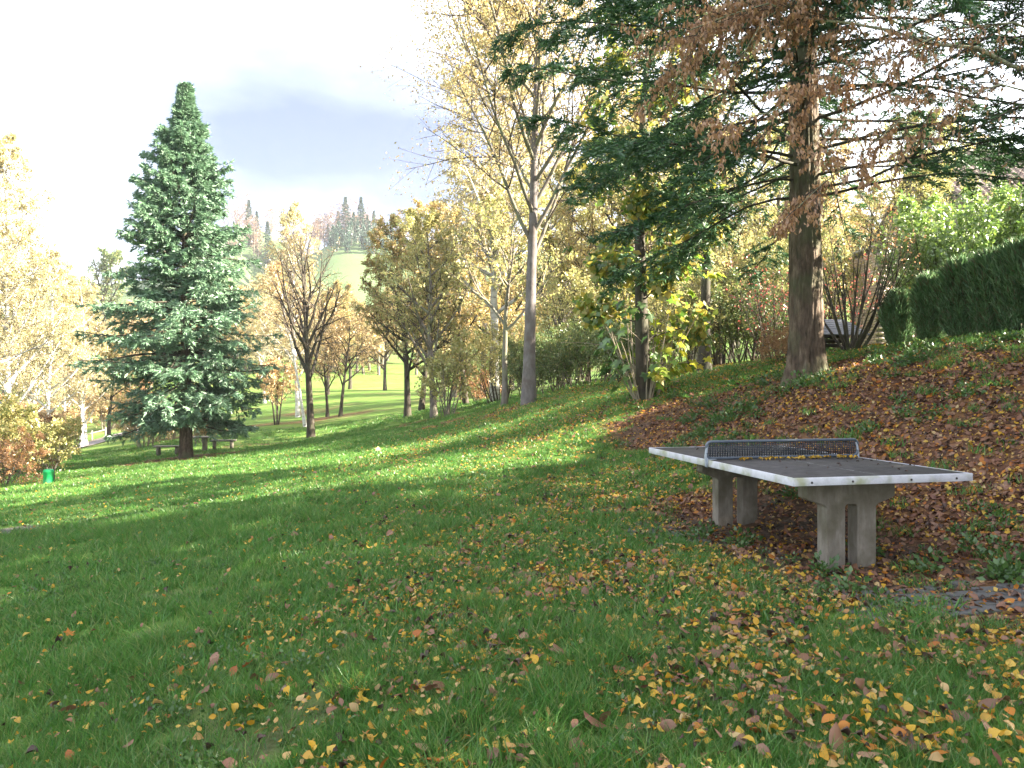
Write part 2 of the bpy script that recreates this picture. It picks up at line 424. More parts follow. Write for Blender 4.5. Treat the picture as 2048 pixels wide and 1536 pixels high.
# warp far coordinates so that near and far points are spread alike
def _warp(x, y):
    r = np.sqrt(x * x + y * y) + 1e-6
    s = 30 * np.log1p(r / 30) / r
    return np.stack([x * s, y * s], -1) / CS
_XW = _warp(CP[:, 0], CP[:, 1])
_C = _tps_fit(_XW, CP[:, 2], 0.004)
def tps(x, y):
    sh = x.shape
    W = _warp(x.ravel(), y.ravel())
    out = np.empty(len(W))
    for i in range(0, len(W), 20000):
        w = W[i:i + 20000]
        d2 = ((w[:, None] - _XW[None]) ** 2).sum(-1)
        out[i:i + 20000] = _phi(d2) @ _C[:len(_XW)] + _C[-3] + w @ _C[-2:]
    return out.reshape(sh)
def axis(lo, hi, fine_lo, fine_hi, d0, gr):
    a = list(np.arange(fine_lo, fine_hi + 1e-6, d0))
    d = d0; v = a[-1]
    while v < hi:
        d = min(d * gr, 12); v += d; a.append(v)
    d = d0; v = a[0]; b = []
    while v > lo:
        d = min(d * gr, 12); v -= d; b.append(v)
    return np.array(b[::-1] + a)
GX = axis(-420, 420, -7, 8, 0.16, 1.06)
GY = axis(-60, 620, 2.0, 15, 0.16, 1.055)
gx, gy = np.meshgrid(GX, GY)
GZ = tps(gx, gy)
_rg = np.random.default_rng(5)
def vnoise(x, y, sc, seed):
    r = np.random.default_rng(seed).random((256, 256))
    u = x / sc + 1000; v = y / sc + 1000
    i = np.floor(u).astype(int); j = np.floor(v).astype(int)
    fu = u - i; fv = v - j
    fu = fu * fu * (3 - 2 * fu); fv = fv * fv * (3 - 2 * fv)
    g = lambda a, b: r[a % 256, b % 256]
    return (g(i, j) * (1 - fu) + g(i + 1, j) * fu) * (1 - fv) + (g(i, j + 1) * (1 - fu) + g(i + 1, j + 1) * fu) * fv
def fbm(x, y, sc, seed):
    return vnoise(x, y, sc, seed) * 0.55 + vnoise(x, y, sc / 2.1, seed + 1) * 0.28 + vnoise(x, y, sc / 4.3, seed + 2) * 0.17
GZ += (fbm(gx, gy, 1.4, 3) - 0.5) * 0.07 * (np.hypot(gx, gy) < 60)
def gz(x, y):
    x = np.atleast_1d(np.asarray(x, float)); y = np.atleast_1d(np.asarray(y, float))
    i = np.clip(np.searchsorted(GX, x) - 1, 0, len(GX) - 2); j = np.clip(np.searchsorted(GY, y) - 1, 0, len(GY) - 2)
    u = (x - GX[i]) / (GX[i + 1] - GX[i]); v = (y - GY[j]) / (GY[j + 1] - GY[j])
    return GZ[j, i] * (1 - u) * (1 - v) + GZ[j, i + 1] * u * (1 - v) + GZ[j + 1, i] * (1 - u) * v + GZ[j + 1, i + 1] * u * v
def g1(x, y): return float(gz(x, y)[0])
def GP(x, y, dz=0.0): return (x, y, g1(x, y) + dz)

# table frame (u along the short side, t along the long side from the near end)
T0 = np.array([2.805, 5.665]); TU = np.array([0.978, 0.208]); TT = np.array([-0.208, 0.978])
def tab_uv(x, y):
    dx = x - T0[0]; dy = y - T0[1]
    return dx * TU[0] + dy * TU[1], dx * TT[0] + dy * TT[1]

def poly_sd(x, y, poly):
    """signed distance, positive inside"""
    P = np.array(poly, float); n = len(P)
    inside = np.zeros(x.shape, bool); d = np.full(x.shape, 1e9)
    for i in range(n):
        a = P[i]; b = P[(i + 1) % n]
        ab = b - a
        t = np.clip(((x - a[0]) * ab[0] + (y - a[1]) * ab[1]) / (ab @ ab), 0, 1)
        d = np.minimum(d, np.hypot(x - a[0] - t * ab[0], y - a[1] - t * ab[1]))
        c = ((a[1] > y) != (b[1] > y)) & (x < (b[0] - a[0]) * (y - a[1]) / (b[1] - a[1] + 1e-12) + a[0])
        inside ^= c
    return np.where(inside, d, -d)
BANK = [(1.6, 14.3), (2.1, 12.4), (2.7, 10.2), (2.5, 9.3), (1.75, 9.1), (1.55, 8.2), (1.95, 7.2), (2.0, 6.3), (2.15, 5.5), (2.3, 4.95), (2.9, 4.45), (3.6, 4.0), (6, 2.6), (9, 3), (10, 6), (7.4, 10.2), (5.9, 12.1), (5.1, 12.9), (4.5, 13.9), (3.2, 15.0)]
SPR = px(372, 916, 31)
def smooth(a, lo, hi):
    t = np.clip((a - lo) / (hi - lo), 0, 1); return t * t * (3 - 2 * t)
def litter_mask(x, y):
    sd = poly_sd(x, y, BANK) + (fbm(x, y, 0.9, 21) - 0.5) * 0.9
    m = smooth(sd, -0.25, 0.3)
    d = np.hypot(x - SPR[0], (y - SPR[1])) + (fbm(x, y, 1.2, 25) - 0.5) * 1.6
    m = np.maximum(m, smooth(-d, -3.0, -2.2))
    for (cx, cy, r, ry) in [(-15.2, 50, 3.6, 1.6), (-12.5, 52.5, 2.8, 1.3), (0.1, 23.2, 1.5, 0.8), (-2.0, 26.5, 2.0, 1.2), (-12.9, 38.2, 2.4, 0.9), (-20, 48, 3.5, 1.2), (-16, 60, 4, 1.4), (-3.2, 31, 2.2, 1.2)]:
        dd = np.hypot((x - cx) / r, (y - cy) / ry) + (fbm(x, y, 0.8, 31) - 0.5) * 0.7
        m = np.maximum(m, smooth(-dd, -1.1, -0.75) * 0.85)
    return m
def patch_mask(x, y):
    p = px(22, 1064, 12.3)
    dd = np.hypot((x - p[0] + 0.15) / 0.7, (y - p[1]) / 0.75) + (fbm(x, y, 0.5, 41) - 0.5) * 0.5
    return smooth(-dd, -1.05, -0.85)
def soil_mask(x, y):
    u, t = tab_uv(x, y)
    m = smooth(0.95 - np.abs(u), 0, 0.3) * smooth(t + 0.45, 0, 0.3) * smooth(2.95 - t, 0, 0.3)
    m = m * (0.6 + 0.4 * smooth(fbm(x, y, 0.5, 51), 0.35, 0.6))
    # worn patches in the near grass
    w = smooth(fbm(x, y, 0.55, 61), 0.66, 0.76) * 0.6 * (y < 14)
    return np.maximum(np.maximum(m, w), patch_mask(x, y))

gverts = np.stack([gx, gy, GZ], -1).reshape(-1, 3)
nx, ny = len(GX), len(GY)
ii, jj = np.meshgrid(np.arange(nx - 1), np.arange(ny - 1))
b0 = (jj * nx + ii).ravel()
gfaces = np.stack([b0, b0 + 1, b0 + nx + 1, b0 + nx], -1)

def ground_material():
    m, nt = newmat('lawn_ground')
    L = nt.links.new
    out = nd(nt, 'ShaderNodeOutputMaterial'); b = nd(nt, 'ShaderNodeBsdfPrincipled')
    b.inputs['Roughness'].default_value = 0.95; b.inputs['Specular IOR Level'].default_value = 0.1
    geo = nd(nt, 'ShaderNodeNewGeometry')
    def noise(sc, det=5, rough=0.6):
        n = nd(nt, 'ShaderNodeTexNoise'); n.inputs['Scale'].default_value = sc; n.inputs['Detail'].default_value = det
        n.inputs['Roughness'].default_value = rough
        L(geo.outputs['Position'], n.inputs['Vector']); return n.outputs['Fac']
    def mrange(s, lo, hi):
        r = nd(nt, 'ShaderNodeMapRange'); r.inputs['From Min'].default_value = lo; r.inputs['From Max'].default_value = hi
        L(s, r.inputs['Value']); return r.outputs[0]
    def mix(f, a, bb):
        x = nd(nt, 'ShaderNodeMix', data_type='RGBA')
        L(f, x.inputs['Factor'])
        for s, v in (('A', a), ('B', bb)):
            if isinstance(v, tuple): x.inputs[s].default_value = (*v, 1)
            else: L(v, x.inputs[s])
        return x.outputs['Result']
    r1 = ramp(nt, [(0.06, 0.11, 0.022), (0.09, 0.165, 0.03), (0.12, 0.21, 0.04)]); L(mrange(noise(5, 8, 0.7), 0.3, 0.7), r1.inputs['Fac'])
    r2 = ramp(nt, [(0.095, 0.17, 0.03), (0.145, 0.22, 0.05)]); L(mrange(noise(0.35, 4), 0.35, 0.65), r2.inputs['Fac'])
    grass = nd(nt, 'ShaderNodeMix', data_type='RGBA'); grass.inputs['Factor'].default_value = 0.45
    L(r1.outputs[0], grass.inputs['A']); L(r2.outputs[0], grass.inputs['B'])
    gcol = grass.outputs['Result']
    dry = mrange(noise(0.9, 6, 0.7), 0.58, 0.72)
    ml = nd(nt, 'ShaderNodeMath', operation='MULTIPLY'); L(dry, ml.inputs[0]); ml.inputs[1].default_value = 0.35
    gcol = mix(ml.outputs[0], gcol, (0.20, 0.16, 0.07))
    far = mrange(noise(0.22, 7, 0.72), 0.50, 0.66)
    mf = nd(nt, 'ShaderNodeMath', operation='MULTIPLY'); L(far, mf.inputs[0])
    sp = nd(nt, 'ShaderNodeSeparateXYZ'); L(geo.outputs['Position'], sp.inputs[0])
    L(mrange(sp.outputs['Y'], 26, 48), mf.inputs[1])
    gcol = mix(mf.outputs[0], gcol, (0.17, 0.145, 0.06))
    vor = nd(nt, 'ShaderNodeTexVoronoi'); vor.inputs['Scale'].default_value = 18; L(geo.outputs['Position'], vor.inputs['Vector'])
    sep = nd(nt, 'ShaderNodeSeparateColor'); L(vor.outputs['Color'], sep.inputs['Color'])
    rl = ramp(nt, [(0.055, 0.03, 0.02), (0.12, 0.06, 0.035), (0.09, 0.05, 0.035), (0.20, 0.10, 0.04), (0.15, 0.09, 0.05)]); L(sep.outputs[0], rl.inputs['Fac'])
    a1 = nd(nt, 'ShaderNodeAttribute', attribute_name='litter'); a2 = nd(nt, 'ShaderNodeAttribute', attribute_name='soil'); a3 = nd(nt, 'ShaderNodeAttribute', attribute_name='patch')
    rs = ramp(nt, [(0.045, 0.035, 0.025), (0.105, 0.082, 0.06), (0.15, 0.12, 0.09)]); L(mrange(noise(22, 5), 0.3, 0.7), rs.inputs['Fac'])
    c = mix(a1.outputs['Fac'], gcol, rl.outputs[0])
    c = mix(a2.outputs['Fac'], c, rs.outputs[0])
    c = mix(a3.outputs['Fac'], c, (0.10, 0.092, 0.082))
    fl = nd(nt, 'ShaderNodeAttribute', attribute_name='field')
    rf = ramp(nt, [(0.085, 0.13, 0.055), (0.11, 0.155, 0.065)]); L(mrange(noise(0.05, 3), 0.3, 0.7), rf.inputs['Fac'])
    c = mix(fl.outputs['Fac'], c, rf.outputs[0])
    L(c, b.inputs['Base Color'])
    bp = nd(nt, 'ShaderNodeBump'); bp.inputs['Strength'].default_value = 0.8; bp.inputs['Distance'].default_value = 0.05
    L(noise(14, 6, 0.7), bp.inputs['Height']); L(bp.outputs[0], b.inputs['Normal'])
    L(b.outputs[0], out.inputs['Surface'])
    return m
gm = mesh_np('lawn', gverts, [gfaces], ground_material(), smooth=True)
for nm, fn in (('litter', litter_mask), ('soil', soil_mask), ('patch', patch_mask), ('field', lambda x, y: smooth(y, 120, 150))):
    at = gm.attributes.new(nm, 'FLOAT', 'POINT')
    at.data.foreach_set('value', fn(gverts[:, 0], gverts[:, 1]).astype(np.float32))
lawn = link('lawn', gm); tag(lawn, 'green park lawn sloping down from the leaf-covered bank', None, None, 'structure')

# ---------------------------------------------------------------- path in the valley
def strip(name, pts, width, mat, lift=0.06, nseg=60):
    P = np.array(pts, float)
    s = np.r_[0, np.cumsum(np.hypot(*np.diff(P, axis=0).T))]
    q = np.linspace(0, s[-1], nseg)
    X = np.interp(q, s, P[:, 0]); Y = np.interp(q, s, P[:, 1])
    for _ in range(6):
        X[1:-1] = (X[:-2] + 2 * X[1:-1] + X[2:]) / 4; Y[1:-1] = (Y[:-2] + 2 * Y[1:-1] + Y[2:]) / 4
    tx = np.gradient(X); ty = np.gradient(Y); l = np.hypot(tx, ty); nxx = -ty / l; nyy = tx / l
    rows = []
    for o in np.linspace(-0.5, 0.5, 5):
        x = X + nxx * o * width; y = Y + nyy * o * width
        rows.append(np.stack([x, y, gz(x, y) + lift], -1))
    V = np.stack(rows, 1).reshape(-1, 3); k = 5
    F = [[i * k + j, (i + 1) * k + j, (i + 1) * k + j + 1, i * k + j + 1] for i in range(nseg - 1) for j in range(k - 1)]
    return link(name, mesh_np(name, V, [np.array(F)], mat, True))
path = strip('path', [(-36, 30), (-32.5, 44), (-31.2, 52), (-32.2, 60), (-33.5, 70), (-35, 84), (-44, 105)], 2.6, ASPHALT)
tag(path, 'grey asphalt path curving through the valley', None, None, 'structure')

# ---------------------------------------------------------------- table tennis table
def table():
    ang = math.atan2(TU[1], TU[0])
    root = link('table_tennis_table', None, None, (T0[0], T0[1], 0.0), (0, 0, ang))
    tag(root, 'grey concrete table tennis table with white metal edging under the bank', 'table')
    W, Lg, H = 1.525, 2.74, 0.76
    bm = MB()
    # slightly inset dark slab
    bm.box((0, Lg / 2, H - 0.028), (W - 0.02, Lg - 0.02, 0.05))
    link('table_top', bm.mesh('table_top', TABLE_TOP), root)
    e = 0.058
    for nm, c, s in (('edge_profile', (0, 0.006, H - e / 2), (W + 0.012, 0.012, e)), ('edge_profile', (0, Lg - 0.006, H - e / 2), (W + 0.012, 0.012, e)),
                     ('edge_profile', (-W / 2, Lg / 2, H - e / 2), (0.012, Lg - 0.026, e)), ('edge_profile', (W / 2, Lg / 2, H - e / 2), (0.012, Lg - 0.026, e))):
        bm = MB(); bm.box(c, s)
        # folded lip lying on the slab
        lip = 0.009
        if s[0] > s[1]:
            bm.box((c[0], c[1] + (lip / 2 if c[1] < 1 else -lip / 2), H + 0.0005), (s[0] - 0.001, lip, 0.004))
        else:
            bm.box((c[0] + (lip / 2 if c[0] < 0 else -lip / 2), c[1], H + 0.0005), (lip, s[1] - 0.04, 0.004))
        o = link(nm, bm.mesh(nm, EDGE_METAL), root)
        bv = o.modifiers.new('b', 'BEVEL'); bv.width = 0.003; bv.segments = 2
    for x in (-0.62, -0.28, 0.22, 0.62):
        bm = MB(); a = np.linspace(0, 2 * PI, 9)[:-1]
        bm.tube([(x, 0.002, H - 0.034), (x, -0.004, H - 0.034)], 0.009, 8)
        link('bolt', bm.mesh('bolt', BOLT), root)
    bm = MB(); bm.box((0, Lg / 2, H - 0.0025), (0.006, Lg - 0.08, 0.003)); link('centre_line', bm.mesh('centre_line', WHITE_LINE), root)
    # concrete supports
    prof = [(-0.40, 0.700), (-0.40, 0.545), (-0.37, 0.525), (-0.245, 0.485), (-0.225, 0.465), (-0.225, -0.25), (-0.055, -0.25), (-0.055, 0.47), (-0.04, 0.485), (0.04, 0.485), (0.055, 0.47),
            (0.055, -0.25), (0.225, -0.25), (0.225, 0.465), (0.245, 0.485), (0.37, 0.525), (0.40, 0.545), (0.40, 0.700)]
    import bmesh
    for t in (0.46, 2.28):
        b = bmesh.new()
        f = [b.verts.new((x, -0.065, z)) for x, z in prof]
        g = [b.verts.new((x, 0.065, z)) for x, z in prof]
        b.faces.new(f[::-1]); b.faces.new(g)
        n = len(prof)
        for i in range(n):
            b.faces.new((f[i], f[(i + 1) % n], g[(i + 1) % n], g[i]))
        bmesh.ops.recalc_face_normals(b, faces=b.faces)
        me = bpy.data.meshes.new('support'); b.to_mesh(me); b.free(); me.materials.append(CONCRETE)
        o = link('support', me, root, (0, t, 0))
        bv = o.modifiers.new('b', 'BEVEL'); bv.width = 0.008; bv.segments = 2; bv.limit_method = 'ANGLE'
    # carrier plate between slab and cap
    for t in (0.46, 2.28):
        bm = MB(); bm.box((0, t, 0.7015), (0.9, 0.30, 0.0)) if False else bm.box((0, t, 0.701), (0.92, 0.34, 0.003))
        link('bearing_plate', bm.mesh('bearing_plate', CONCRETE), root)
    # net
    tn = Lg / 2; hw = 0.775; z0 = H + 0.015; z1 = H + 0.165; r = 0.045
    net = link('net', None, root)
    pts = []
    for cx, cz, a0 in ((hw - r, z1 - r, 0), (-hw + r, z1 - r, 90), (-hw + r, z0 + r, 180), (hw - r, z0 + r, 270)):
        for a in np.linspace(a0, a0 + 90, 6):
            pts.append((cx + r * math.cos(R(a)), tn, cz + r * math.sin(R(a))))
    pts.append(pts[0])
    bm = MB(); bm.tube(pts, 0.0135, 8, False)
    link('net_frame', bm.mesh('net_frame', NET_METAL, True), net)
    # perforated sheet: a lattice of real bars
    bm = MB()
    nxh, nzh = 62, 8
    xs = np.linspace(-hw + 0.012, hw - 0.012, nxh + 1); zs = np.linspace(z0 + 0.010, z1 - 0.010, nzh + 1)
    for x in xs: bm.box((x, tn, (z0 + z1) / 2), (0.0095, 0.003, z1 - z0 - 0.02))
    for z in zs: bm.box((0, tn + 0.0004, z), (2 * hw - 0.024, 0.0022, 0.0075))
    link('net_sheet', bm.mesh('net_sheet', NET_SHEET), net)
    for sx in (-1, 1):
        bm = MB()
        bm.box((sx * (W / 2 + 0.011), tn, H - 0.022), (0.008, 0.05, 0.085))
        bm.tube([(sx * (W / 2 + 0.014), tn, H - 0.06), (sx * (W / 2 + 0.018), tn, H + 0.03), (sx * (hw - 0.004), tn, H + 0.11), (sx * (hw - 0.015), tn, H + 0.14)], [0.012, 0.014, 0.012, 0.009], 6)
        bm.box((sx * (W / 2 - 0.03), tn, H + 0.006), (0.09, 0.05, 0.006))
        link('net_bracket', bm.mesh('net_bracket', BRACKET), root)
    return root
TABLE = table()

# paving stones round the table
pave_base = MB()
pv_root = None
def paving():
    ang = math.atan2(TU[1], TU[0])
    root = link('paving', None, None, (T0[0], T0[1], 0), (0, 0, ang)); root['kind'] = 'structure'
    root['label'] = 'worn grey block paving around the table, half hidden by leaves'
    import bmesh
    b = bmesh.new(); bmesh.ops.create_cube(b, size=1)
    for v in b.verts: v.co = (v.co.x * 0.196, v.co.y * 0.096, v.co.z * 0.06)
    bmesh.ops.bevel(b, geom=[e for e in b.edges], offset=0.006, segments=1, affect='EDGES')
    me = bpy.data.meshes.new('paving_stone'); b.to_mesh(me); b.free(); me.materials.append(PAVER)
    rng = np.random.default_rng(9)
    n = 0
    for row, t in enumerate(np.arange(-0.95, 3.0, 0.105)):
        for u in np.arange(-1.25, 1.75, 0.205):
            uu = u + (0.1 if row % 2 else 0)
            front = -0.95 < t < -0.22 and uu > -0.75
            left = 1.25 < t < 2.75 and -1.3 < uu < -0.62
            edge = fbm(np.array([uu * 1.0]), np.array([t]), 0.45, 77)[0]
            if not (front or left) or edge < 0.36: continue
            w = T0 + TU * uu + TT * t
            z = g1(w[0], w[1])
            o = link('paving_stone', me, root, (uu, t, z - 0.012 + rng.normal(0, 0.004)), (rng.normal(0, 0.02), rng.normal(0, 0.02), rng.normal(0, 0.02)))
            n += 1
    return root
paving()

# ---------------------------------------------------------------- tree builders
def thing_tree(name, loc, label, cat='tree', group=None, rz=0.0, scl=1.0, parts=()):
    o = link(name, None, None, loc, (0, 0, rz), scl)
    tag(o, label, cat, group)
    for nm, me in parts:
        link(nm, me, o)
    return o

def decid(seed, H, r, t0=0.3, n1=14, a1=50, l1=0.4, p1=0.6, g1_=0.05, n2=9, a2=45, r2=0.5, g2=0.03, n3=6, r3=0.45, g3=0.0, nleaf=9000, ls=0.09,
          leafmat=None, bark=None, lean=(0, 0), wig=0.04, trunk_top=1.0, stems=None, aspect=0.6, leafdrop=0.25, twigmat=None, flare=1.5, leaf_t0=0.0, kt=10, leaf_lo=0.0, twig0=None, limbmat=None, lr=0.5, leaf_hi=99.0, spread=0.5):
    """returns (wood mesh, leaf mesh)"""
    rng = np.random.default_rng(seed)
    if stems is not None:
        n1 = max(4, int(n1 * 0.6)); n2 = max(4, int(n2 * 0.7)); n3 = max(3, int(n3 * 0.75))
    if stems is None:
        S = np.array([[0, 0, -0.15]]); D = np.array([[lean[0], lean[1], 1.0]]); L = np.array([H * trunk_top]); R0 = np.array([r])
    else:
        n = stems['n']; az = np.arange(n) * 2.4 + rng.random(n) * 1.2
        sp = stems['spread'] * (0.4 + 0.6 * rng.random(n))
        S = np.stack([np.cos(az) * stems['r'], np.sin(az) * stems['r'], np.full(n, -0.1)], -1) * rng.random((n, 1))
        S[:, 2] = -0.1
        D = np.stack([np.cos(az) * np.sin(sp), np.sin(az) * np.sin(sp), np.cos(sp)], -1)
        L = H * (0.65 + 0.35 * rng.random(n)); R0 = r * (0.6 + 0.5 * rng.random(n))
    P0, Q0 = grow(rng, S, D, L, R0, 12, wig if twig0 is None else twig0, 0.02 if stems is None else stems.get('g', 0.06), 0.12)
    if stems is None:
        Q0[:, 0] *= flare; Q0[:, 1] *= 1 + (flare - 1) * 0.15
    V, F = [], []; off = 0
    parts = [tubes(P0, Q0, kt)]
    S1, D1, t1, i1, rr1 = spawn(rng, P0, Q0, n1, t0, 0.97, R(a1), R(9))
    tt = (t1 - t0) / (1 - t0)
    L1 = H * l1 * np.maximum(0.16, (1 - tt) ** p1) * (0.75 + 0.5 * rng.random(len(t1)))
    P1, Q1 = grow(rng, S1, D1, L1, np.minimum(rr1 * 0.62, r * lr), 8, wig * 1.6, g1_, 0.2)
    parts.append(tubes(P1, Q1, 5))
    S2, D2, t2, i2, rr2 = spawn(rng, P1, Q1, n2, 0.22, 1.0, R(a2), R(12))
    L2 = L1[i2] * r2 * (1.1 - 0.65 * t2) * (0.6 + 0.7 * rng.random(len(t2)))
    P2, Q2 = grow(rng, S2, D2, L2, np.maximum(rr2 * 0.6, 0.004), 4, wig * 2.4, g2, 0.3)
    parts.append(tubes(P2, Q2, 3))
    S3, D3, t3, i3, rr3 = spawn(rng, P2, Q2, n3, 0.15, 1.0, R(42), R(14))
    L3 = L2[i3] * r3 * (1.1 - 0.6 * t3) * (0.6 + 0.7 * rng.random(len(t3)))
    P3, Q3 = grow(rng, S3, D3, L3, np.maximum(rr3 * 0.55, 0.0025), 2, wig * 3, g3, 0.5)
    parts.append(tubes(P3, Q3, 3))
    offs = 0
    for v, f in parts:
        V.append(v); F.append(f + offs); offs += len(v)
    n_thick = len(parts[0][1]) + len(parts[1][1])
    n_thin = len(parts[2][1]) + len(parts[3][1])
    wood = mesh_np('trunk', np.concatenate(V), [np.concatenate(F)], smooth=True, mats=[bark, twigmat or TWIG, limbmat or bark], matidx=np.r_[np.zeros(len(parts[0][1])), np.full(len(parts[1][1]), 2), np.ones(n_thin)])
    leaf = None
    if nleaf:
        idx = rng.integers(0, len(P3), int(nleaf)); t = rng.random(int(nleaf)) * (1 - leaf_t0) + leaf_t0
        C, T = at_t(P3, t, idx)
        keep = (C[:, 2] > leaf_lo) & ((C[:, 2] < leaf_hi) | (rng.random(len(C)) < 0.3))
        C = C[keep]; T = T[keep]; n = len(C)
        C = C + rng.normal(0, ls * spread, (n, 3))
        Dl = norm(T * 0.5 + rng.normal(0, 0.6, (n, 3)) + np.array([0, 0, -leafdrop * 2]))
        s = ls * (0.6 + 0.7 * rng.random(n))
        v, f = cards(rng, C, Dl, s, aspect)
        leaf = mesh_np('crown', v, [f], leafmat)
    return wood, leaf

def conifer(seed, H, r, zmin, Rmax, nb, mat, bark, shape=0.8, elev=(0.5, -0.35), n2=14, n3=5, shoot=0.2, sw=0.2, fol_t0=0.25, droop=0.05, sag=0.0, needles=False, trunk_k=14, tipup=0.05, rough=0.15,
            dens=None, l2=0.4, lens=None, hang=0.0, rbf=0.22, bwig=0.05, detail=False, coarse_z=None, fa=0.22):
    rng = np.random.default_rng(seed)
    S = np.array([[0, 0, -0.25]]); D = np.array([[0, 0, 1.0]])
    P0, Q0 = grow(rng, S, D, np.array([H]), np.array([r]), 40, 0.004, 0.05, 0.03)
    Q0[:, 0] *= 1.3; Q0[:, 1] *= 1.1
    z = zmin + (H * 0.985 - zmin) * ((np.arange(nb) + rng.random(nb)) / nb) ** 0.9
    az = np.arange(nb) * 2.39996 + rng.normal(0, 0.3, nb)
    h = (z - zmin) / (H - zmin)
    Lb = Rmax * np.maximum(0.04, (1 - h) ** shape) * (1 - rough + 2 * rough * rng.random(nb)) * np.minimum(1, 0.72 + h * 2.2) * np.clip((1.0 - h) / 0.24, 0.04, 1) ** 0.75
    el = elev[1] + (elev[0] - elev[1]) * h + rng.normal(0, 0.09, nb)
    pos, _ = at_t(P0, z / H, np.zeros(nb, int))
    Db = np.stack([np.cos(az) * np.cos(el), np.sin(az) * np.cos(el), np.sin(el)], -1)
    rb = np.maximum(0.008, r * rbf * (Lb / Rmax))
    m = 8
    Pb = np.empty((nb, m + 1, 3)); Pb[:, 0] = pos; d = Db.copy(); st = (Lb / m)[:, None]
    for i in range(m):
        gr = -droop * (1 if i < m * 0.6 else -1 * tipup / max(droop, 1e-3))
        d = norm(d + rng.normal(0, bwig, (nb, 3)) + np.array([0, 0, gr]))
        Pb[:, i + 1] = Pb[:, i] + d * st
    Qb = rb[:, None] * (1 - 0.8 * np.linspace(0, 1, m + 1)[None])
    # secondary
    t = ((np.arange(n2)[None] + rng.random((nb, n2))) / n2) * (1 - fol_t0) + fol_t0
    t = t.ravel(); ib = np.repeat(np.arange(nb), n2)
    if dens is not None:
        keep = rng.random(len(t)) < dens(az[ib], z[ib], t)
        t = t[keep]; ib = ib[keep]
    C, T = at_t(Pb, t, ib)
    sgn = np.where(rng.random(len(t)) < 0.5, -1.0, 1.0)
    up = np.array([0, 0, 1.0])
    side = norm(np.cross(T, up[None])) * sgn[:, None]
    a = rng.normal(R(52), R(12), len(t))
    Ds = norm(T * np.cos(a)[:, None] + side * np.sin(a)[:, None] + up * rng.normal(0.02, 0.22, len(t))[:, None] - up * hang)
    Ls = np.maximum(Lb[ib] * l2 * (1.05 - t * 0.8), 0.10) * (0.6 + 0.7 * rng.random(len(t)))
    Ps, Qs = grow(rng, C, Ds, Ls, np.full(len(t), 0.006), 4, 0.09, -sag, 0.4)
    # shoots
    ns = n3
    tt = ((np.arange(ns)[None] + rng.random((len(t), ns))) / ns)
    tt = tt.ravel(); i2 = np.repeat(np.arange(len(t)), ns)
    C2, T2 = at_t(Ps, np.clip(tt + 0.05, 0, 1), i2)
    sg = np.where(rng.random(len(tt)) < 0.5, -1.0, 1.0)
    side = norm(np.cross(T2, up[None]))
    D2 = norm(T2 + side * (sg * (0.35 + 0.6 * rng.random(len(tt))))[:, None] + up * rng.normal(0.05, 0.35, len(tt))[:, None])
    sl = shoot * (0.65 + 0.7 * rng.random(len(tt)))
    VV, FF = [], []; off = 0
    if coarse_z is not None:
        hi = C2[:, 2] > coarse_z
        keep = ~hi | (rng.random(len(C2)) < 0.3)
        sl = np.where(hi, sl * 2.0, sl)
        C2, D2, sl = C2[keep], D2[keep], sl[keep]
    if needles == 'feather':
        v1, f1 = cards(rng, C2, D2, sl, 0.10, 0.1)
        VV.append(v1); FF.append(f1); off = len(v1)
        pl = norm(np.cross(D2, up[None] + rng.normal(0, 0.35, D2.shape)))
        for q, u in enumerate((0.15, 0.5)):
            for sgn_ in (-1, 1):
                vv, f_ = cards(rng, C2 + D2 * (sl * u)[:, None], norm(D2 + pl * sgn_ * 0.9 + rng.normal(0, 0.12, D2.shape)), sl * (0.55 - 0.25 * u), fa, 0.1)
                VV.append(vv); FF.append(f_ + off); off += len(vv)
        fol = mesh_np('crown', np.concatenate(VV), [np.concatenate(FF)], mat)
    elif needles:
        nn = 14
        k = np.tile(np.arange(nn), len(C2)); isx = np.repeat(np.arange(len(C2)), nn)
        u = (k + 0.5) / nn
        ax = D2[isx]; rv = norm(rng.normal(0, 1, (len(k), 3)))
        s1 = norm(np.cross(ax, rv))
        base = C2[isx] + ax * (sl[isx] * u)[:, None]
        nl = 0.032 * (0.8 + 0.4 * rng.random(len(k))) * (1.15 - 0.5 * u)
        tipd = norm(ax * 0.75 + s1)
        w = norm(np.cross(tipd, rng.normal(0, 1, (len(k), 3)))) * 0.0032
        v = np.stack([base - w, base + w, base + tipd * nl[:, None]], 1).reshape(-1, 3)
        f = np.arange(len(v)).reshape(-1, 3)
        fol = mesh_np('crown', v, [f], mat)
    else:
        v1, f1 = cards(rng, C2, D2, sl, sw, 0.15)
        side2 = norm(np.cross(D2, rng.normal(0, 1, D2.shape)))
        v2, f2 = cards(rng, C2 + D2 * (sl * 0.25)[:, None], norm(D2 + side2 * 0.7), sl * 0.62, sw * 1.2, 0.15)
        v3, f3 = cards(rng, C2 + D2 * (sl * 0.2)[:, None], norm(D2 - side2 * 0.7), sl * 0.62, sw * 1.2, 0.15)
        v = np.concatenate([v1, v2, v3]); f = np.concatenate([f1, f2 + len(v1), f3 + len(v1) + len(v2)])
        fol = mesh_np('crown', v, [f], mat)
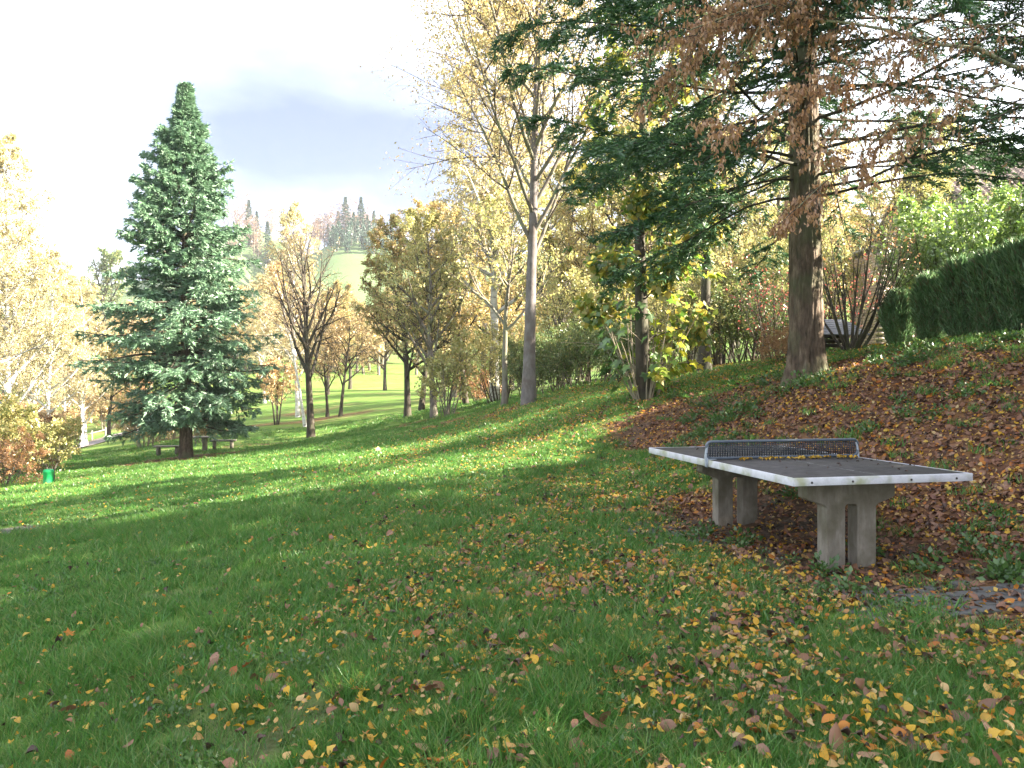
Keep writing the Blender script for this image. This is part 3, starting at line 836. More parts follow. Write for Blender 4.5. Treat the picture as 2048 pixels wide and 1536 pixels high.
    if detail:
        nr = 330; kk = 84
        tq = np.linspace(0, 1, 41); ts = np.r_[np.linspace(0, 0.5, 270), np.linspace(0.5, 1, 61)[1:]]
        Pd = np.stack([np.interp(ts, tq, P0[0, :, i]) for i in range(3)], -1)[None]
        Qd = np.interp(ts, tq, Q0[0])[None]
        # root flare
        zz = ts * H
        tv, tf = tubes(Pd, Qd, kk)
        an = np.tile(np.arange(kk) * 2 * PI / kk, len(ts)); zr = np.repeat(zz, kk); rr_ = np.repeat(Qd[0], kk)
        an_ = an + 0.25 * (vnoise(an * 0.0 + zr, zr * 0 + 3, 0.5, 7) - 0.5)
        # bark plates: ridged, long in z, wrapped round the trunk
        cx, sx = np.cos(an_) * 1.0, np.sin(an_) * 1.0
        def rn(sa, sz, seed):
            return vnoise(cx * sa + 3, sx * sa + zr * sz, 1.0, seed) * 0.5 + vnoise(cx * sa * 1.0 + zr * sz * 0.35, sx * sa + 9, 1.0, seed + 1) * 0.5
        rid = 1 - np.abs(rn(8, 2.2, 61) * 2 - 1) * 2.4
        rid2 = rn(17, 7.0, 65) - 0.5
        disp = 0.026 * np.clip(rid, -1, 1) + 0.028 * rid2
        lobes = np.exp(-zr / 0.35) * (0.05 * np.cos(an * 5 + 0.7) + 0.03 * np.cos(an * 3 + 2.0) + 0.03)
        cen = np.repeat(Pd[0], kk, axis=0)
        dirr = norm(tv - cen)
        tv = tv + dirr * (disp * np.minimum(1, rr_ / 0.2) + lobes)[:, None]
    else:
        tv, tf = tubes(P0, Q0, trunk_k)
    bv, bf = tubes(Pb, Qb, 5)
    sv, sf = tubes(Ps[:, ::2], Qs[:, ::2], 3)
    wood = mesh_np('trunk', np.concatenate([tv, bv, sv]), [np.concatenate([tf, bf + len(tv), sf + len(tv) + len(bv)])], smooth=True, mats=[bark, BARK_DARK],
                   matidx=np.r_[np.zeros(len(tf)), np.ones(len(bf) + len(sf))])
    return wood, fol

# --- the blue-green spruce on the lawn
w, f = conifer(11, 15.7, 0.27, 1.7, 3.55, 330, N_SPRUCE, BARK_FIR, shape=0.74, elev=(0.8, -0.12), n2=20, n3=9, shoot=0.25, sw=0.2, fol_t0=0.2, droop=0.06, tipup=0.13, sag=0.09, rough=0.36, l2=0.38, hang=0.26)
spruce = thing_tree('spruce_tree', GP(SPR[0], SPR[1]), 'tall dense blue-green spruce standing alone on the lawn', parts=(('trunk', w), ('crown', f)))

# --- the Douglas fir on the bank (its shaded lower boughs reach into the picture)
FIR = px(1612, 750, 11.6)
def firdens(az, z, t):
    a = np.mod(az + PI, 2 * PI) - PI
    left = (np.cos(a) < 0.15)
    return np.where(left, 1.0, 0.48) * np.where(z > 7.5, 0.6, 1.0)
w, f = conifer(23, 17.5, 0.245, 2.9, 4.9, 270, N_FIR, BARK_FIR, shape=0.7, elev=(0.4, 0.0), n2=30, n3=17, shoot=0.17, fol_t0=0.34, droop=0.03, tipup=-0.04, sag=0.07, needles='feather', trunk_k=24, dens=firdens, l2=0.32, hang=0.16, rbf=0.13, bwig=0.09, detail=True, coarse_z=7.4, fa=0.28)
fir = thing_tree('fir_tree', GP(FIR[0], FIR[1]), 'big fir with thick furrowed trunk on the leafy bank behind the table', parts=(('trunk', w), ('crown', f)), rz=R(15))

# cheaper firs out of the frame on the right: they shade the near lawn
w2, f2 = conifer(29, 15, 0.27, 1.2, 3.9, 150, N_FIR, BARK_FIR, shape=0.8, elev=(0.4, -0.15), n2=15, n3=5, shoot=0.34, sw=0.3, fol_t0=0.2, droop=0.03, sag=0.05)
for k, (x, y, rz, s) in enumerate([(11.2, 5.6, 0.3, 1.0), (10.2, 0.4, 1.7, 0.95), (13.5, -4.5, 2.9, 1.0), (15.5, 3.5, 4.0, 1.05), (12.5, 8.8, 5.1, 0.8)]):
    lab = ['first', 'second', 'third', 'fourth', 'fifth'][k] + ' of the dark firs beyond the right edge that shade the near lawn'
    thing_tree('shade_fir_tree', GP(x, y), lab, 'tree', 'firs beyond the right edge', rz, s, (('trunk', w2), ('crown', f2)))

# --- the tall grey-barked tree in the middle and its thin neighbour
p = px(1057, 808, 23)
w, f = decid(101, 14.5, 0.20, t0=0.30, n1=28, a1=36, l1=0.50, p1=0.42, g1_=0.05, n2=12, a2=42, r2=0.5, g2=0.02, n3=8, r3=0.55, g3=-0.04, spread=2.2, lr=0.34, nleaf=50000, ls=0.078, leafmat=L_GOLD, bark=BARK_SMOOTH, limbmat=BARK_GREY, twigmat=TWIG, flare=1.3, kt=14, wig=0.04, twig0=0.012, leafdrop=0.35)
thing_tree('tall_tree', GP(p[0], p[1]), 'tall tree with pale grey trunk and thin golden crown at the lawn edge', parts=(('trunk', w), ('crown', f)), rz=1.0)
p = px(1008, 808, 25.5)
w, f = decid(103, 7.2, 0.115, t0=0.34, n1=13, a1=48, l1=0.42, p1=0.5, g1_=0.06, n2=8, nleaf=4200, ls=0.10, leafmat=L_GOLDGREEN, bark=BARK_GREY, twigmat=TWIG_PALE, flare=1.3)
thing_tree('young_tree', GP(p[0], p[1]), 'thin young tree just beside the tall grey trunk', parts=(('trunk', w), ('crown', f)), rz=0.4)

# --- golden / green clump right of centre-left
wA, fA = decid(111, 9.6, 0.17, t0=0.2, n1=22, a1=58, l1=0.40, p1=0.55, g1_=0.06, n2=10, n3=7, nleaf=21000, ls=0.098, leafmat=L_OCHRE, bark=BARK_DARK, flare=1.3)
wB, fB = decid(113, 10.5, 0.18, t0=0.22, n1=22, a1=52, l1=0.36, p1=0.5, g1_=0.08, n2=10, n3=7, nleaf=21000, ls=0.098, leafmat=L_GOLDGREEN, bark=BARK_GREY, flare=1.3)
wC, fC = decid(115, 11.0, 0.16, t0=0.18, n1=26, a1=55, l1=0.34, p1=0.5, g1_=0.08, n2=10, n3=7, nleaf=21000, ls=0.098, leafmat=L_GOLD, bark=BARK_DARK, flare=1.3)
p = px(815, 832, 36); thing_tree('ochre_tree', GP(p[0], p[1]), 'ochre leaved tree with leaning dark trunk, leftmost of the golden clump', 'tree', None, 0.5, 0.98, (('trunk', wA), ('crown', fA)))
p = px(868, 836, 32.5); thing_tree('golden_tree', GP(p[0], p[1]), 'golden green tree with straight dark trunk in the middle of the clump', 'tree', None, 2.0, 0.86, (('trunk', wB), ('crown', fB)))
p = px(842, 816, 42); thing_tree('golden_tree', GP(p[0], p[1]), 'brown trunked yellow tree behind the ochre leaved tree', 'tree', None, 1.1, 1.05, (('trunk', wC), ('crown', fC)))
p = px(932, 808, 40); thing_tree('golden_tree', GP(p[0], p[1]), 'golden tree behind the thin young tree', 'tree', None, 3.9, 0.95, (('trunk', wC), ('crown', fC)))
wS, fS = decid(117, 3.6, 0.035, t0=0.15, n1=9, a1=40, l1=0.4, n2=6, n3=5, nleaf=5200, ls=0.11, leafmat=L_GOLDGREEN, bark=BARK_GREY, stems=dict(n=9, spread=0.35, r=0.3))
p = px(893, 838, 31); thing_tree('sapling_shrub', GP(p[0], p[1]), 'yellow green shrub at the foot of the golden clump', 'shrub', None, 0, 1.0, (('trunk', wS), ('crown', fS)))

# --- bare two-stemmed tree on the lawn, birch and small trees behind it
p = px(622, 877, 40)
rngd = 121
w, f = decid(131, 10.8, 0.21, t0=0.27, n1=20, a1=33, l1=0.52, p1=0.55, g1_=0.05, n2=9, a2=40, r2=0.42, n3=6, nleaf=900, ls=0.09, leafmat=L_PALE, bark=BARK_DARK, twigmat=TWIG, flare=1.25, wig=0.05, twig0=0.015)
thing_tree('bare_tree', GP(p[0], p[1]), 'nearly bare dark tree with upswept branches in the middle of the lawn', parts=(('trunk', w), ('crown', f)), rz=2.2)
wD, fD = decid(141, 15.5, 0.15, t0=0.16, n1=40, a1=42, l1=0.24, p1=0.55, g1_=0.03, n2=10, a2=40, r2=0.5, g2=-0.10, n3=7, r3=0.6, g3=-0.22, nleaf=32000, ls=0.09, leafmat=L_BIRCH, bark=BARK_BIRCH, twigmat=TWIG_PALE, wig=0.03, flare=1.3, leafdrop=0.5)
wE, fE = decid(143, 14.0, 0.15, t0=0.2, n1=36, a1=45, l1=0.27, p1=0.6, g1_=0.02, n2=10, a2=40, r2=0.5, g2=-0.12, n3=7, r3=0.6, g3=-0.25, nleaf=34000, ls=0.095, leafmat=L_BIRCH, bark=BARK_BIRCH, twigmat=TWIG_PALE, wig=0.035, flare=1.3, leafdrop=0.5)
wF, fF = decid(145, 15.0, 0.15, t0=0.14, n1=36, a1=40, l1=0.22, p1=0.5, g1_=0.04, n2=10, a2=40, r2=0.5, g2=-0.05, n3=7, r3=0.55, g3=-0.15, nleaf=21000, ls=0.115, leafmat=L_PALE, bark=BARK_BIRCH, twigmat=TWIG_PALE, wig=0.03, leafdrop=0.4)
p = px(596, 838, 56); thing_tree('birch_tree', GP(p[0], p[1]), 'slender pale gold birch rising behind the bare dark tree', 'tree', None, 0.3, 1.05, (('trunk', wD), ('crown', fD)))
p = px(990, 803, 35); thing_tree('birch_tree', GP(p[0], p[1]), 'very tall airy yellow tree rising behind the grey trunked tree', 'tree', None, 2.1, 1.4, (('trunk', wE), ('crown', fE)))
# leaning white birch stem
w, f = decid(147, 10.5, 0.095, t0=0.5, n1=12, a1=45, l1=0.22, n2=7, n3=5, g3=-0.15, nleaf=4000, ls=0.11, leafmat=L_PALE, bark=BARK_BIRCH, lean=(-0.13, 0.0), wig=0.02)
p = px(611, 847, 46.5); thing_tree('leaning_birch', GP(p[0], p[1]), 'white birch stem leaning left behind the bare dark tree', 'tree', None, 0, 1, (('trunk', w), ('crown', f)))
wG, fG = decid(151, 4.8, 0.06, t0=0.25, n1=10, a1=45, l1=0.42, n2=8, n3=6, nleaf=7000, ls=0.13, leafmat=L_PALE, bark=BARK_DARK, stems=dict(n=4, spread=0.22, r=0.25))
p = px(553, 846, 49); thing_tree('multi_stem_tree', GP(p[0], p[1]), 'small multi stemmed tree with pale tan leaves on a leaf mound', 'tree', None, 0, 1, (('trunk', wG), ('crown', fG)))
wH, fH = decid(153, 6.8, 0.13, t0=0.3, n1=16, a1=55, l1=0.45, p1=0.5, n2=9, n3=6, nleaf=4200, ls=0.12, leafmat=L_PALE, bark=BARK_DARK)
p = px(681, 830, 51); thing_tree('tan_tree', GP(p[0], p[1]), 'small tan leaved tree right of the leaning birch', 'tree', None, 0, 1, (('trunk', wH), ('crown', fH)))
p = px(655, 834, 53); thing_tree('tan_tree', GP(p[0], p[1]), 'thin tan tinted tree between leaning birch and small tan tree', 'tree', None, 1.9, 0.9, (('trunk', wH), ('crown', fH)))
p = px(655, 800, 78); thing_tree('ochre_tree', GP(p[0], p[1]), 'broad ochre tree farther back behind the bare dark tree', 'tree', None, 3.1, 1.2, (('trunk', wA), ('crown', fA)))
p = px(530, 805, 74); thing_tree('birch_tree', GP(p[0], p[1]), 'yellow birch behind the right side of the tall spruce', 'tree', None, 1.3, 0.95, (('trunk', wE), ('crown', fE)))
p = px(700, 785, 88); thing_tree('ochre_tree', GP(p[0], p[1]), 'ochre tree at the far end of the lawn', 'tree', None, 1.3, 1.25, (('trunk', wA), ('crown', fA)))
p = px(770, 785, 84); thing_tree('ochre_tree', GP(p[0], p[1]), 'ochre tree at the far lawn edge behind the golden clump', 'tree', None, 4.3, 1.2, (('trunk', wA), ('crown', fA)))
p = px(470, 800, 92); thing_tree('ochre_tree', GP(p[0], p[1]), 'ochre tree far behind the spruce', 'tree', None, 2.3, 1.35, (('trunk', wA), ('crown', fA)))

# --- birches on the left
for k, (a, me, rz, s, lab) in enumerate([
        ((20, 905, 38), (wD, fD), 0.2, 1.12, 'tallest pale gold birch at the left edge of the picture'),
        ((-60, 910, 40), (wE, fE), 1.4, 1.1, 'pale gold birch cut off by the left edge'),
        ((100, 900, 47), (wE, fE), 2.2, 0.95, 'golden birch between left edge and white birch stems'),
        ((163, 893, 55), (wE, fE), 3.3, 0.92, 'birch with white lower stem beside the path'),
        ((172, 891, 56), (wF, fF), 0.5, 0.8, 'second white stemmed birch just behind the first at the path'),
        ((60, 885, 62), (wD, fD), 4.4, 0.95, 'golden birch across the path behind the left birches'),
        ((-110, 950, 27), (wD, fD), 5.1, 0.9, 'nearest birch at the left edge with hanging gold twigs'),
        ((130, 862, 78), (wF, fF), 2.0, 0.9, 'pale birch farther up the path')]):
    p = px(*a); thing_tree('birch_tree', GP(p[0], p[1]), lab, 'tree', 'birches along the path', rz, s, (('trunk', me[0]), ('crown', me[1])))
p = px(212, 862, 60)
w, f = decid(161, 8.0, 0.16, t0=0.3, n1=14, a1=50, l1=0.4, n2=8, n3=6, nleaf=9000, ls=0.13, leafmat=L_OCHRE, bark=BARK_DARK, lean=(-0.05, 0))
thing_tree('path_tree', GP(-31.0, 58), 'dark trunked tree leaning at the edge of the grey path', parts=(('trunk', w), ('crown', f)))
p = px(190, 800, 130)
w, f = decid(163, 22, 0.4, t0=0.3, n1=20, a1=50, l1=0.36, n2=9, n3=7, nleaf=9000, ls=0.3, leafmat=L_SHRUB, bark=BARK_DARK)
thing_tree('distant_tree', GP(p[0], p[1]), 'pale feathery distant tree showing between birches and spruce', parts=(('trunk', w), ('crown', f)))
# orange beech bush at the left lawn edge
wJ, fJ = decid(171, 3.4, 0.03, t0=0.05, n1=10, a1=62, l1=0.5, p1=0.5, n2=8, n3=6, nleaf=9000, ls=0.10, leafmat=L_RUST, bark=BARK_DARK, stems=dict(n=10, spread=0.7, r=0.4), g1_=-0.02)
wK, fK = decid(173, 3.0, 0.03, t0=0.1, n1=10, a1=45, l1=0.5, p1=0.4, n2=7, n3=6, nleaf=7000, ls=0.12, leafmat=L_GOLDGREEN, bark=BARK_GREY, stems=dict(n=9, spread=0.55, r=0.4))
p = px(10, 968, 24.5); thing_tree('beech_bush', GP(p[0], p[1]), 'rusty orange beech bush beside the green bin', 'bush', None, 0.4, 0.62, (('trunk', wJ), ('crown', fJ)))
p = px(-40, 950, 26); thing_tree('green_bush', GP(p[0], p[1]), 'thin yellow green bush above the rusty beech bush', 'bush', None, 0.4, 1.15, (('trunk', wK), ('crown', fK)))
p = px(100, 925, 29); thing_tree('green_bush', GP(p[0], p[1]), 'sparse green leaved bush behind the green bin', 'bush', None, 2.4, 0.75, (('trunk', wK), ('crown', fK)))
# low undergrowth shrubs behind the spruce
wM, fM = decid(175, 3.2, 0.05, t0=0.1, n1=10, a1=45, l1=0.4, n2=7, n3=6, nleaf=9000, ls=0.12, leafmat=L_PALE, bark=TWIG_PALE, stems=dict(n=8, spread=0.35, r=0.5), twigmat=TWIG_PALE)
for a, s, rz, lab in [((290, 893, 43), 1.0, 0, 'tan shrub behind the left side of the spruce trunk'), ((345, 880, 47), 0.9, 2, 'tan shrub directly behind the spruce trunk'), ((402, 890, 42), 0.7, 3, 'small tan shrub right of the spruce trunk')]:
    p = px(*a); thing_tree('tan_shrub', GP(p[0], p[1]), lab, 'shrub', None, rz, s, (('trunk', wM), ('crown', fM)))

for a, me, s_, rz, lab in [((70, 905, 36), (wM, fM), 1.1, 0.4, 'tan bush between the green bin and the birches'), ((20, 915, 32), (wJ, fJ), 0.9, 1.0, 'rusty bush under the tallest left birch'),
                           ((-20, 890, 46), (wM, fM), 1.3, 2.0, 'tan bush at the left edge beyond the birches'), ((120, 885, 60), (wM, fM), 1.2, 2.6, 'tan bush across the path left of the white stems'),
                           ((215, 856, 74), (wM, fM), 1.4, 3.5, 'tan bush across the path right of the white stems'), ((60, 872, 75), (wJ, fJ), 1.5, 4.1, 'rusty bush across the path far left'),
                           ((260, 845, 84), (wJ, fJ), 1.4, 0.1, 'rusty bush where the path leaves the valley'), ((165, 850, 86), (wM, fM), 1.6, 5.0, 'tan bush far up the path')]:
    p = px(*a); thing_tree('valley_bush', GP(p[0], p[1]), lab, 'bush', None, rz, s_, (('trunk', me[0]), ('crown', me[1])))

# --- woods behind the lawn edge, centre to right
for k, (a, me, rz, s, lab) in enumerate([
        ((1120, 770, 34), (wB, fB), 0.7, 1.0, 'yellow green tree right behind the tall grey trunk'),
        ((1215, 770, 31), (wC, fC), 1.9, 0.95, 'golden tree behind the sprouting maple'),
        ((1330, 758, 30), (wB, fB), 3.0, 1.05, 'yellow green tree behind and right of the sprouting maple'),
        ((1010, 790, 44), (wC, fC), 4.1, 1.1, 'golden tree far behind the thin young tree'),
        ((1440, 750, 33), (wC, fC), 5.2, 1.05, 'golden tree halfway between sprouting maple and fir'),
        ((1530, 745, 29), (wB, fB), 0.1, 0.9, 'yellow green tree close left of the fir trunk'),
        ((1280, 765, 46), (wA, fA), 2.7, 1.25, 'ochre tree deep in the wood behind the maple'),
        ((1160, 775, 50), (wB, fB), 2.0, 1.25, 'tall yellow green tree deep in the wood'),
        ((1640, 735, 36), (wC, fC), 2.9, 0.95, 'golden tree behind the fir trunk'),
        ((1838, 700, 21.5), (wB, fB), 0.9, 0.66, 'yellow green tree behind the laurels beside the house'),
        ((1905, 690, 40), (wA, fA), 2.4, 1.0, 'ochre tree behind the house roof'),
        ((1740, 715, 42), (wA, fA), 1.2, 0.9, 'ochre tree far behind the fan shaped shrub')]):
    p = px(*a); thing_tree('wood_tree', GP(p[0], p[1]), lab, 'tree', 'trees of the wood behind the lawn', rz, s, (('trunk', me[0]), ('crown', me[1])))
wN, fN = decid(181, 2.6, 0.02, t0=0.05, n1=12, a1=45, l1=0.45, p1=0.4, n2=8, n3=6, nleaf=13000, ls=0.075, leafmat=L_SHRUB, bark=TWIG, stems=dict(n=14, spread=0.5, r=0.8), twigmat=TWIG)
wO, fO = decid(183, 4.2, 0.03, t0=0.1, n1=12, a1=40, l1=0.4, p1=0.4, n2=8, n3=6, nleaf=9000, ls=0.08, leafmat=L_GOLDGREEN, bark=TWIG, stems=dict(n=14, spread=0.4, r=0.7), twigmat=TWIG)
for k, (a, me, rz, s, lab) in enumerate([
        ((1115, 776, 25.5), (wN, fN), 0.0, 0.85, 'low dark green shrub beside the tall grey trunk'),
        ((1185, 772, 24.5), (wN, fN), 1.0, 0.95, 'low dark green shrub second right of the tall grey trunk'),
        ((1245, 770, 22.5), (wN, fN), 2.0, 0.8, 'low dark green shrub left behind the sprouting maple'),
        ((1060, 785, 29), (wN, fN), 3.0, 0.9, 'low green shrub behind the tall grey trunk'),
        ((1370, 752, 21), (wO, fO), 0.0, 0.8, 'thin stemmed shrub right behind the sprouting maple'),
        ((1440, 748, 22), (wO, fO), 1.3, 0.95, 'thin stemmed shrub in the middle between maple and fir'),
        ((1500, 742, 20.5), (wN, fN), 4.0, 1.0, 'dense green shrub left of the red leaved shrub'),
        ((1545, 738, 22), (wO, fO), 2.6, 1.0, 'thin stemmed yellow green shrub close behind the fir'),
        ((1000, 792, 33), (wO, fO), 2.9, 0.9, 'yellow green shrub behind the thin young tree'),
        ((1160, 770, 29), (wO, fO), 4.4, 1.1, 'tall yellow green shrub behind the low green shrubs'),
        ((1640, 722, 26), (wO, fO), 3.7, 1.2, 'tall yellow green shrub behind the fir trunk'),
        ((1270, 768, 27), (wO, fO), 5.4, 1.1, 'tall yellow green shrub behind the sprouting maple')]):
    p = px(*a); thing_tree('wood_shrub', GP(p[0], p[1]), lab, 'shrub', 'shrubs of the wood edge', rz, s, (('trunk', me[0]), ('crown', me[1])))
p = px(955, 800, 42); thing_tree('beech_bush', GP(p[0], p[1]), 'low russet beech bush at the far wood edge', 'bush', None, 2.2, 0.75, (('trunk', wJ), ('crown', fJ)))
p = px(1563, 733, 16); thing_tree('beech_bush', GP(p[0], p[1]), 'small orange bush close left of the fir trunk', 'bush', None, 1.2, 0.28, (('trunk', wJ), ('crown', fJ)))
# dark stems standing free among the shrubs
w, f = decid(191, 9.5, 0.15, t0=0.3, n1=14, a1=45, l1=0.32, n2=8, n3=6, nleaf=4000, ls=0.1, leafmat=L_GOLDGREEN, bark=BARK_DARK)
p = px(1408, 744, 19.5); thing_tree('dark_stem_tree', GP(p[0], p[1]), 'dark straight stem with gold leaves between sprouting maple and fir', parts=(('trunk', w), ('crown', f)))
# red leaved shrub
w, f = decid(193, 3.0, 0.02, t0=0.15, n1=10, a1=40, l1=0.35, n2=7, n3=5, nleaf=420, ls=0.07, leafmat=L_RED, bark=TWIG, stems=dict(n=12, spread=0.45, r=0.6), twigmat=TWIG)
p = px(1555, 735, 18.5); thing_tree('red_shrub', GP(p[0], p[1]), 'shrub with scattered crimson leaves left of the fir trunk', 'shrub', None, 0.6, 0.95, (('trunk', w), ('crown', f)))
p = px(1680, 715, 19.5); thing_tree('red_shrub', GP(p[0], p[1]), 'shrub with scattered crimson leaves right of the fir trunk', 'shrub', None, 2.9, 0.9, (('trunk', w), ('crown', f)))
# fan shaped bare shrub right of the fir
w, f = decid(195, 3.3, 0.036, t0=0.3, n1=10, a1=22, l1=0.4, n2=6, a2=30, n3=4, nleaf=420, ls=0.06, leafmat=L_RUST, bark=BARK_DARK, stems=dict(n=11, spread=0.72, r=0.14, g=0.07), twigmat=TWIG, wig=0.03)
p = px(1700, 702, 15); thing_tree('fan_shrub', GP(p[0], p[1]), 'bare shrub with stems fanning from its foot right of the fir', 'shrub', None, 0, 1.0, (('trunk', w), ('crown', f)))
# laurel behind the hedge
wL, fL = decid(197, 3.4, 0.03, t0=0.05, n1=14, a1=45, l1=0.4, p1=0.35, n2=8, n3=6, nleaf=15000, ls=0.12, leafmat=L_LAUREL, bark=TWIG, stems=dict(n=12, spread=0.5, r=0.8), twigmat=TWIG, aspect=0.42)
for (x, y, s, rz, lab) in [(9.3, 16.0, 0.85, 0, 'bright green laurel behind the left part of the hedge'), (10.7, 16.2, 1.05, 1.2, 'bright green laurel behind the middle of the hedge'), (12.2, 16.8, 1.02, 2.3, 'bright green laurel behind the hedge at the right edge')]:
    thing_tree('laurel_bush', GP(x, y), lab, 'bush', None, rz, s, (('trunk', wL), ('crown', fL)))

# --- hedge plants: upright feathery cypress
def cypress(seed, H, rx, ry, n=11000):
    rng = np.random.default_rng(seed)
    u = rng.random(n) ** 0.8
    z = 0.05 + u * H
    az = rng.random(n) * 2 * PI
    prof = np.minimum(1, (0.55 + 0.9 * (z / H))) * np.sqrt(np.clip(1 - ((z / H - 0.35) / 0.68).clip(0) ** 3, 0.0, 1))
    rr = prof * (0.25 + 0.75 * rng.random(n) ** 0.35) * (0.84 + 0.20 * np.sin(az * 5 + z * 4) * np.sin(z * 5 + az * 2) + 0.13 * np.sin(az * 9 + 1.3))
    C = np.stack([np.cos(az) * rr * rx, np.sin(az) * rr * ry, z], -1)
    D = np.stack([np.cos(az) * 0.45, np.sin(az) * 0.45, np.full(n, 1.0)], -1) + rng.normal(0, 0.28, (n, 3))
    v1, f1 = cards(rng, C, D, (0.14 + 0.17 * (z / H) ** 3) * (0.5 + 1.0 * rng.random(n)), 0.12, 0.1)
    s2 = norm(rng.normal(0, 1, (n, 3)))
    v2, f2 = cards(rng, C + norm(D) * 0.03, norm(norm(D) + s2 * 0.6), 0.10 * (0.6 + 0.8 * rng.random(n)), 0.16, 0.1)
    fol = mesh_np('crown', np.concatenate([v1, v2]), [np.concatenate([f1, f2 + len(v1)])], N_HEDGE)
    k = 9
    a = rng.random(k) * 6.28; sp = 0.1 + 0.35 * rng.random(k)
    P, Q = grow(rng, np.stack([np.cos(a) * 0.06, np.sin(a) * 0.06, np.full(k, -0.1)], -1), np.stack([np.cos(a) * sp * rx * 1.4, np.sin(a) * sp, np.ones(k)], -1), np.full(k, H * 0.8), np.full(k, 0.025), 6, 0.05, 0.05)
    S1, D1, t1, i1, r1 = spawn(rng, P, Q, 8, 0.1, 1, R(40), R(10))
    P1, Q1 = grow(rng, S1, D1, np.full(len(S1), H * 0.25), np.full(len(S1), 0.008), 3, 0.1, 0.1)
    v, f = tubes(P, Q, 5); vb, fb = tubes(P1, Q1, 3)
    wood = mesh_np('trunk', np.concatenate([v, vb]), [np.concatenate([f, fb + len(v)])], TWIG, True)
    return wood, fol
cyA = cypress(201, 1.5, 0.55, 0.5); cyB = cypress(203, 1.75, 0.7, 0.6)
hp = [(1797, 693, 14.4, cyA, 0.58, 'small cypress at the free end of the hedge'),
      (1862, 688, 13.6, cyB, 0.60, 'second cypress from the free end of the hedge'),
      (1925, 684, 13.0, cyA, 0.75, 'third cypress from the free end of the hedge'),
      (1985, 679, 12.5, cyB, 0.68, 'fourth cypress from the free end of the hedge'),
      (2045, 674, 12.0, cyB, 0.72, 'fifth cypress of the hedge, at the right edge'),
      (2110, 668, 11.6, cyA, 0.86, 'last cypress of the hedge, mostly cut off by the right edge')]
for i, (a, b, Y, me, s, lab) in enumerate(hp):
    p = px(a, b, Y); thing_tree('hedge_cypress', GP(p[0], p[1]), 'dark green ' + lab, 'hedge plant', 'cypress hedge on the bank', i * 1.3, s, (('trunk', me[0]), ('crown', me[1])))

# --- maple with sprouts at its foot: every large leaf is a piece of its own
def maple_leaf_mesh(seed, mat, size=1.0, curl=0.25):
    rng = np.random.default_rng(seed)
    a = np.array([-90, -50, -20, 5, 25, 48, 70, 90, 110, 132, 155, 175, 200, 230]) * PI / 180
    r = np.array([0.12, 0.42, 0.62, 0.40, 0.80, 0.52, 0.62, 1.0, 0.62, 0.52, 0.80, 0.40, 0.62, 0.42]) * (1 + rng.normal(0, 0.06, 14))
    x = np.cos(a) * r * 0.5; y = np.sin(a) * r * 0.5 + 0.15
    z = -curl * (x ** 2 + 0.6 * (y - 0.15) ** 2) * 1.4 + rng.normal(0, 0.02, 14)
    V = np.concatenate([[[0, 0.15, 0.0]], np.stack([x, y, z], -1), [[-0.008, -0.5, -0.05], [0.008, -0.5, -0.05]]]) * size
    F = [[0, 1 + i, 1 + (i + 1) % 14] for i in range(14)] + [[0, 15, 16]]
    return mesh_np('leaf', V, [np.array(F)], mat)
L_MAPLE = leaf_mat('leaf_maple', [(0.08, 0.17, 0.025), (0.15, 0.27, 0.03), (0.26, 0.36, 0.035), (0.42, 0.44, 0.05), (0.54, 0.42, 0.05), (0.20, 0.30, 0.03)], 0.55, 'object', gloss=0.04)
L_MAPLE_SHADE = leaf_mat('leaf_maple_shade', [(0.035, 0.085, 0.02), (0.055, 0.12, 0.025), (0.10, 0.18, 0.03)], 0.45, 'object', gloss=0.07)  # darker copy of the maple leaf: shade on its left side put into the colour
L_MAPLE_I = leaf_mat('leaf_maple_small', [(0.055, 0.12, 0.02), (0.10, 0.19, 0.025), (0.20, 0.27, 0.04), (0.38, 0.36, 0.06), (0.50, 0.37, 0.07), (0.14, 0.20, 0.03)], 0.5)
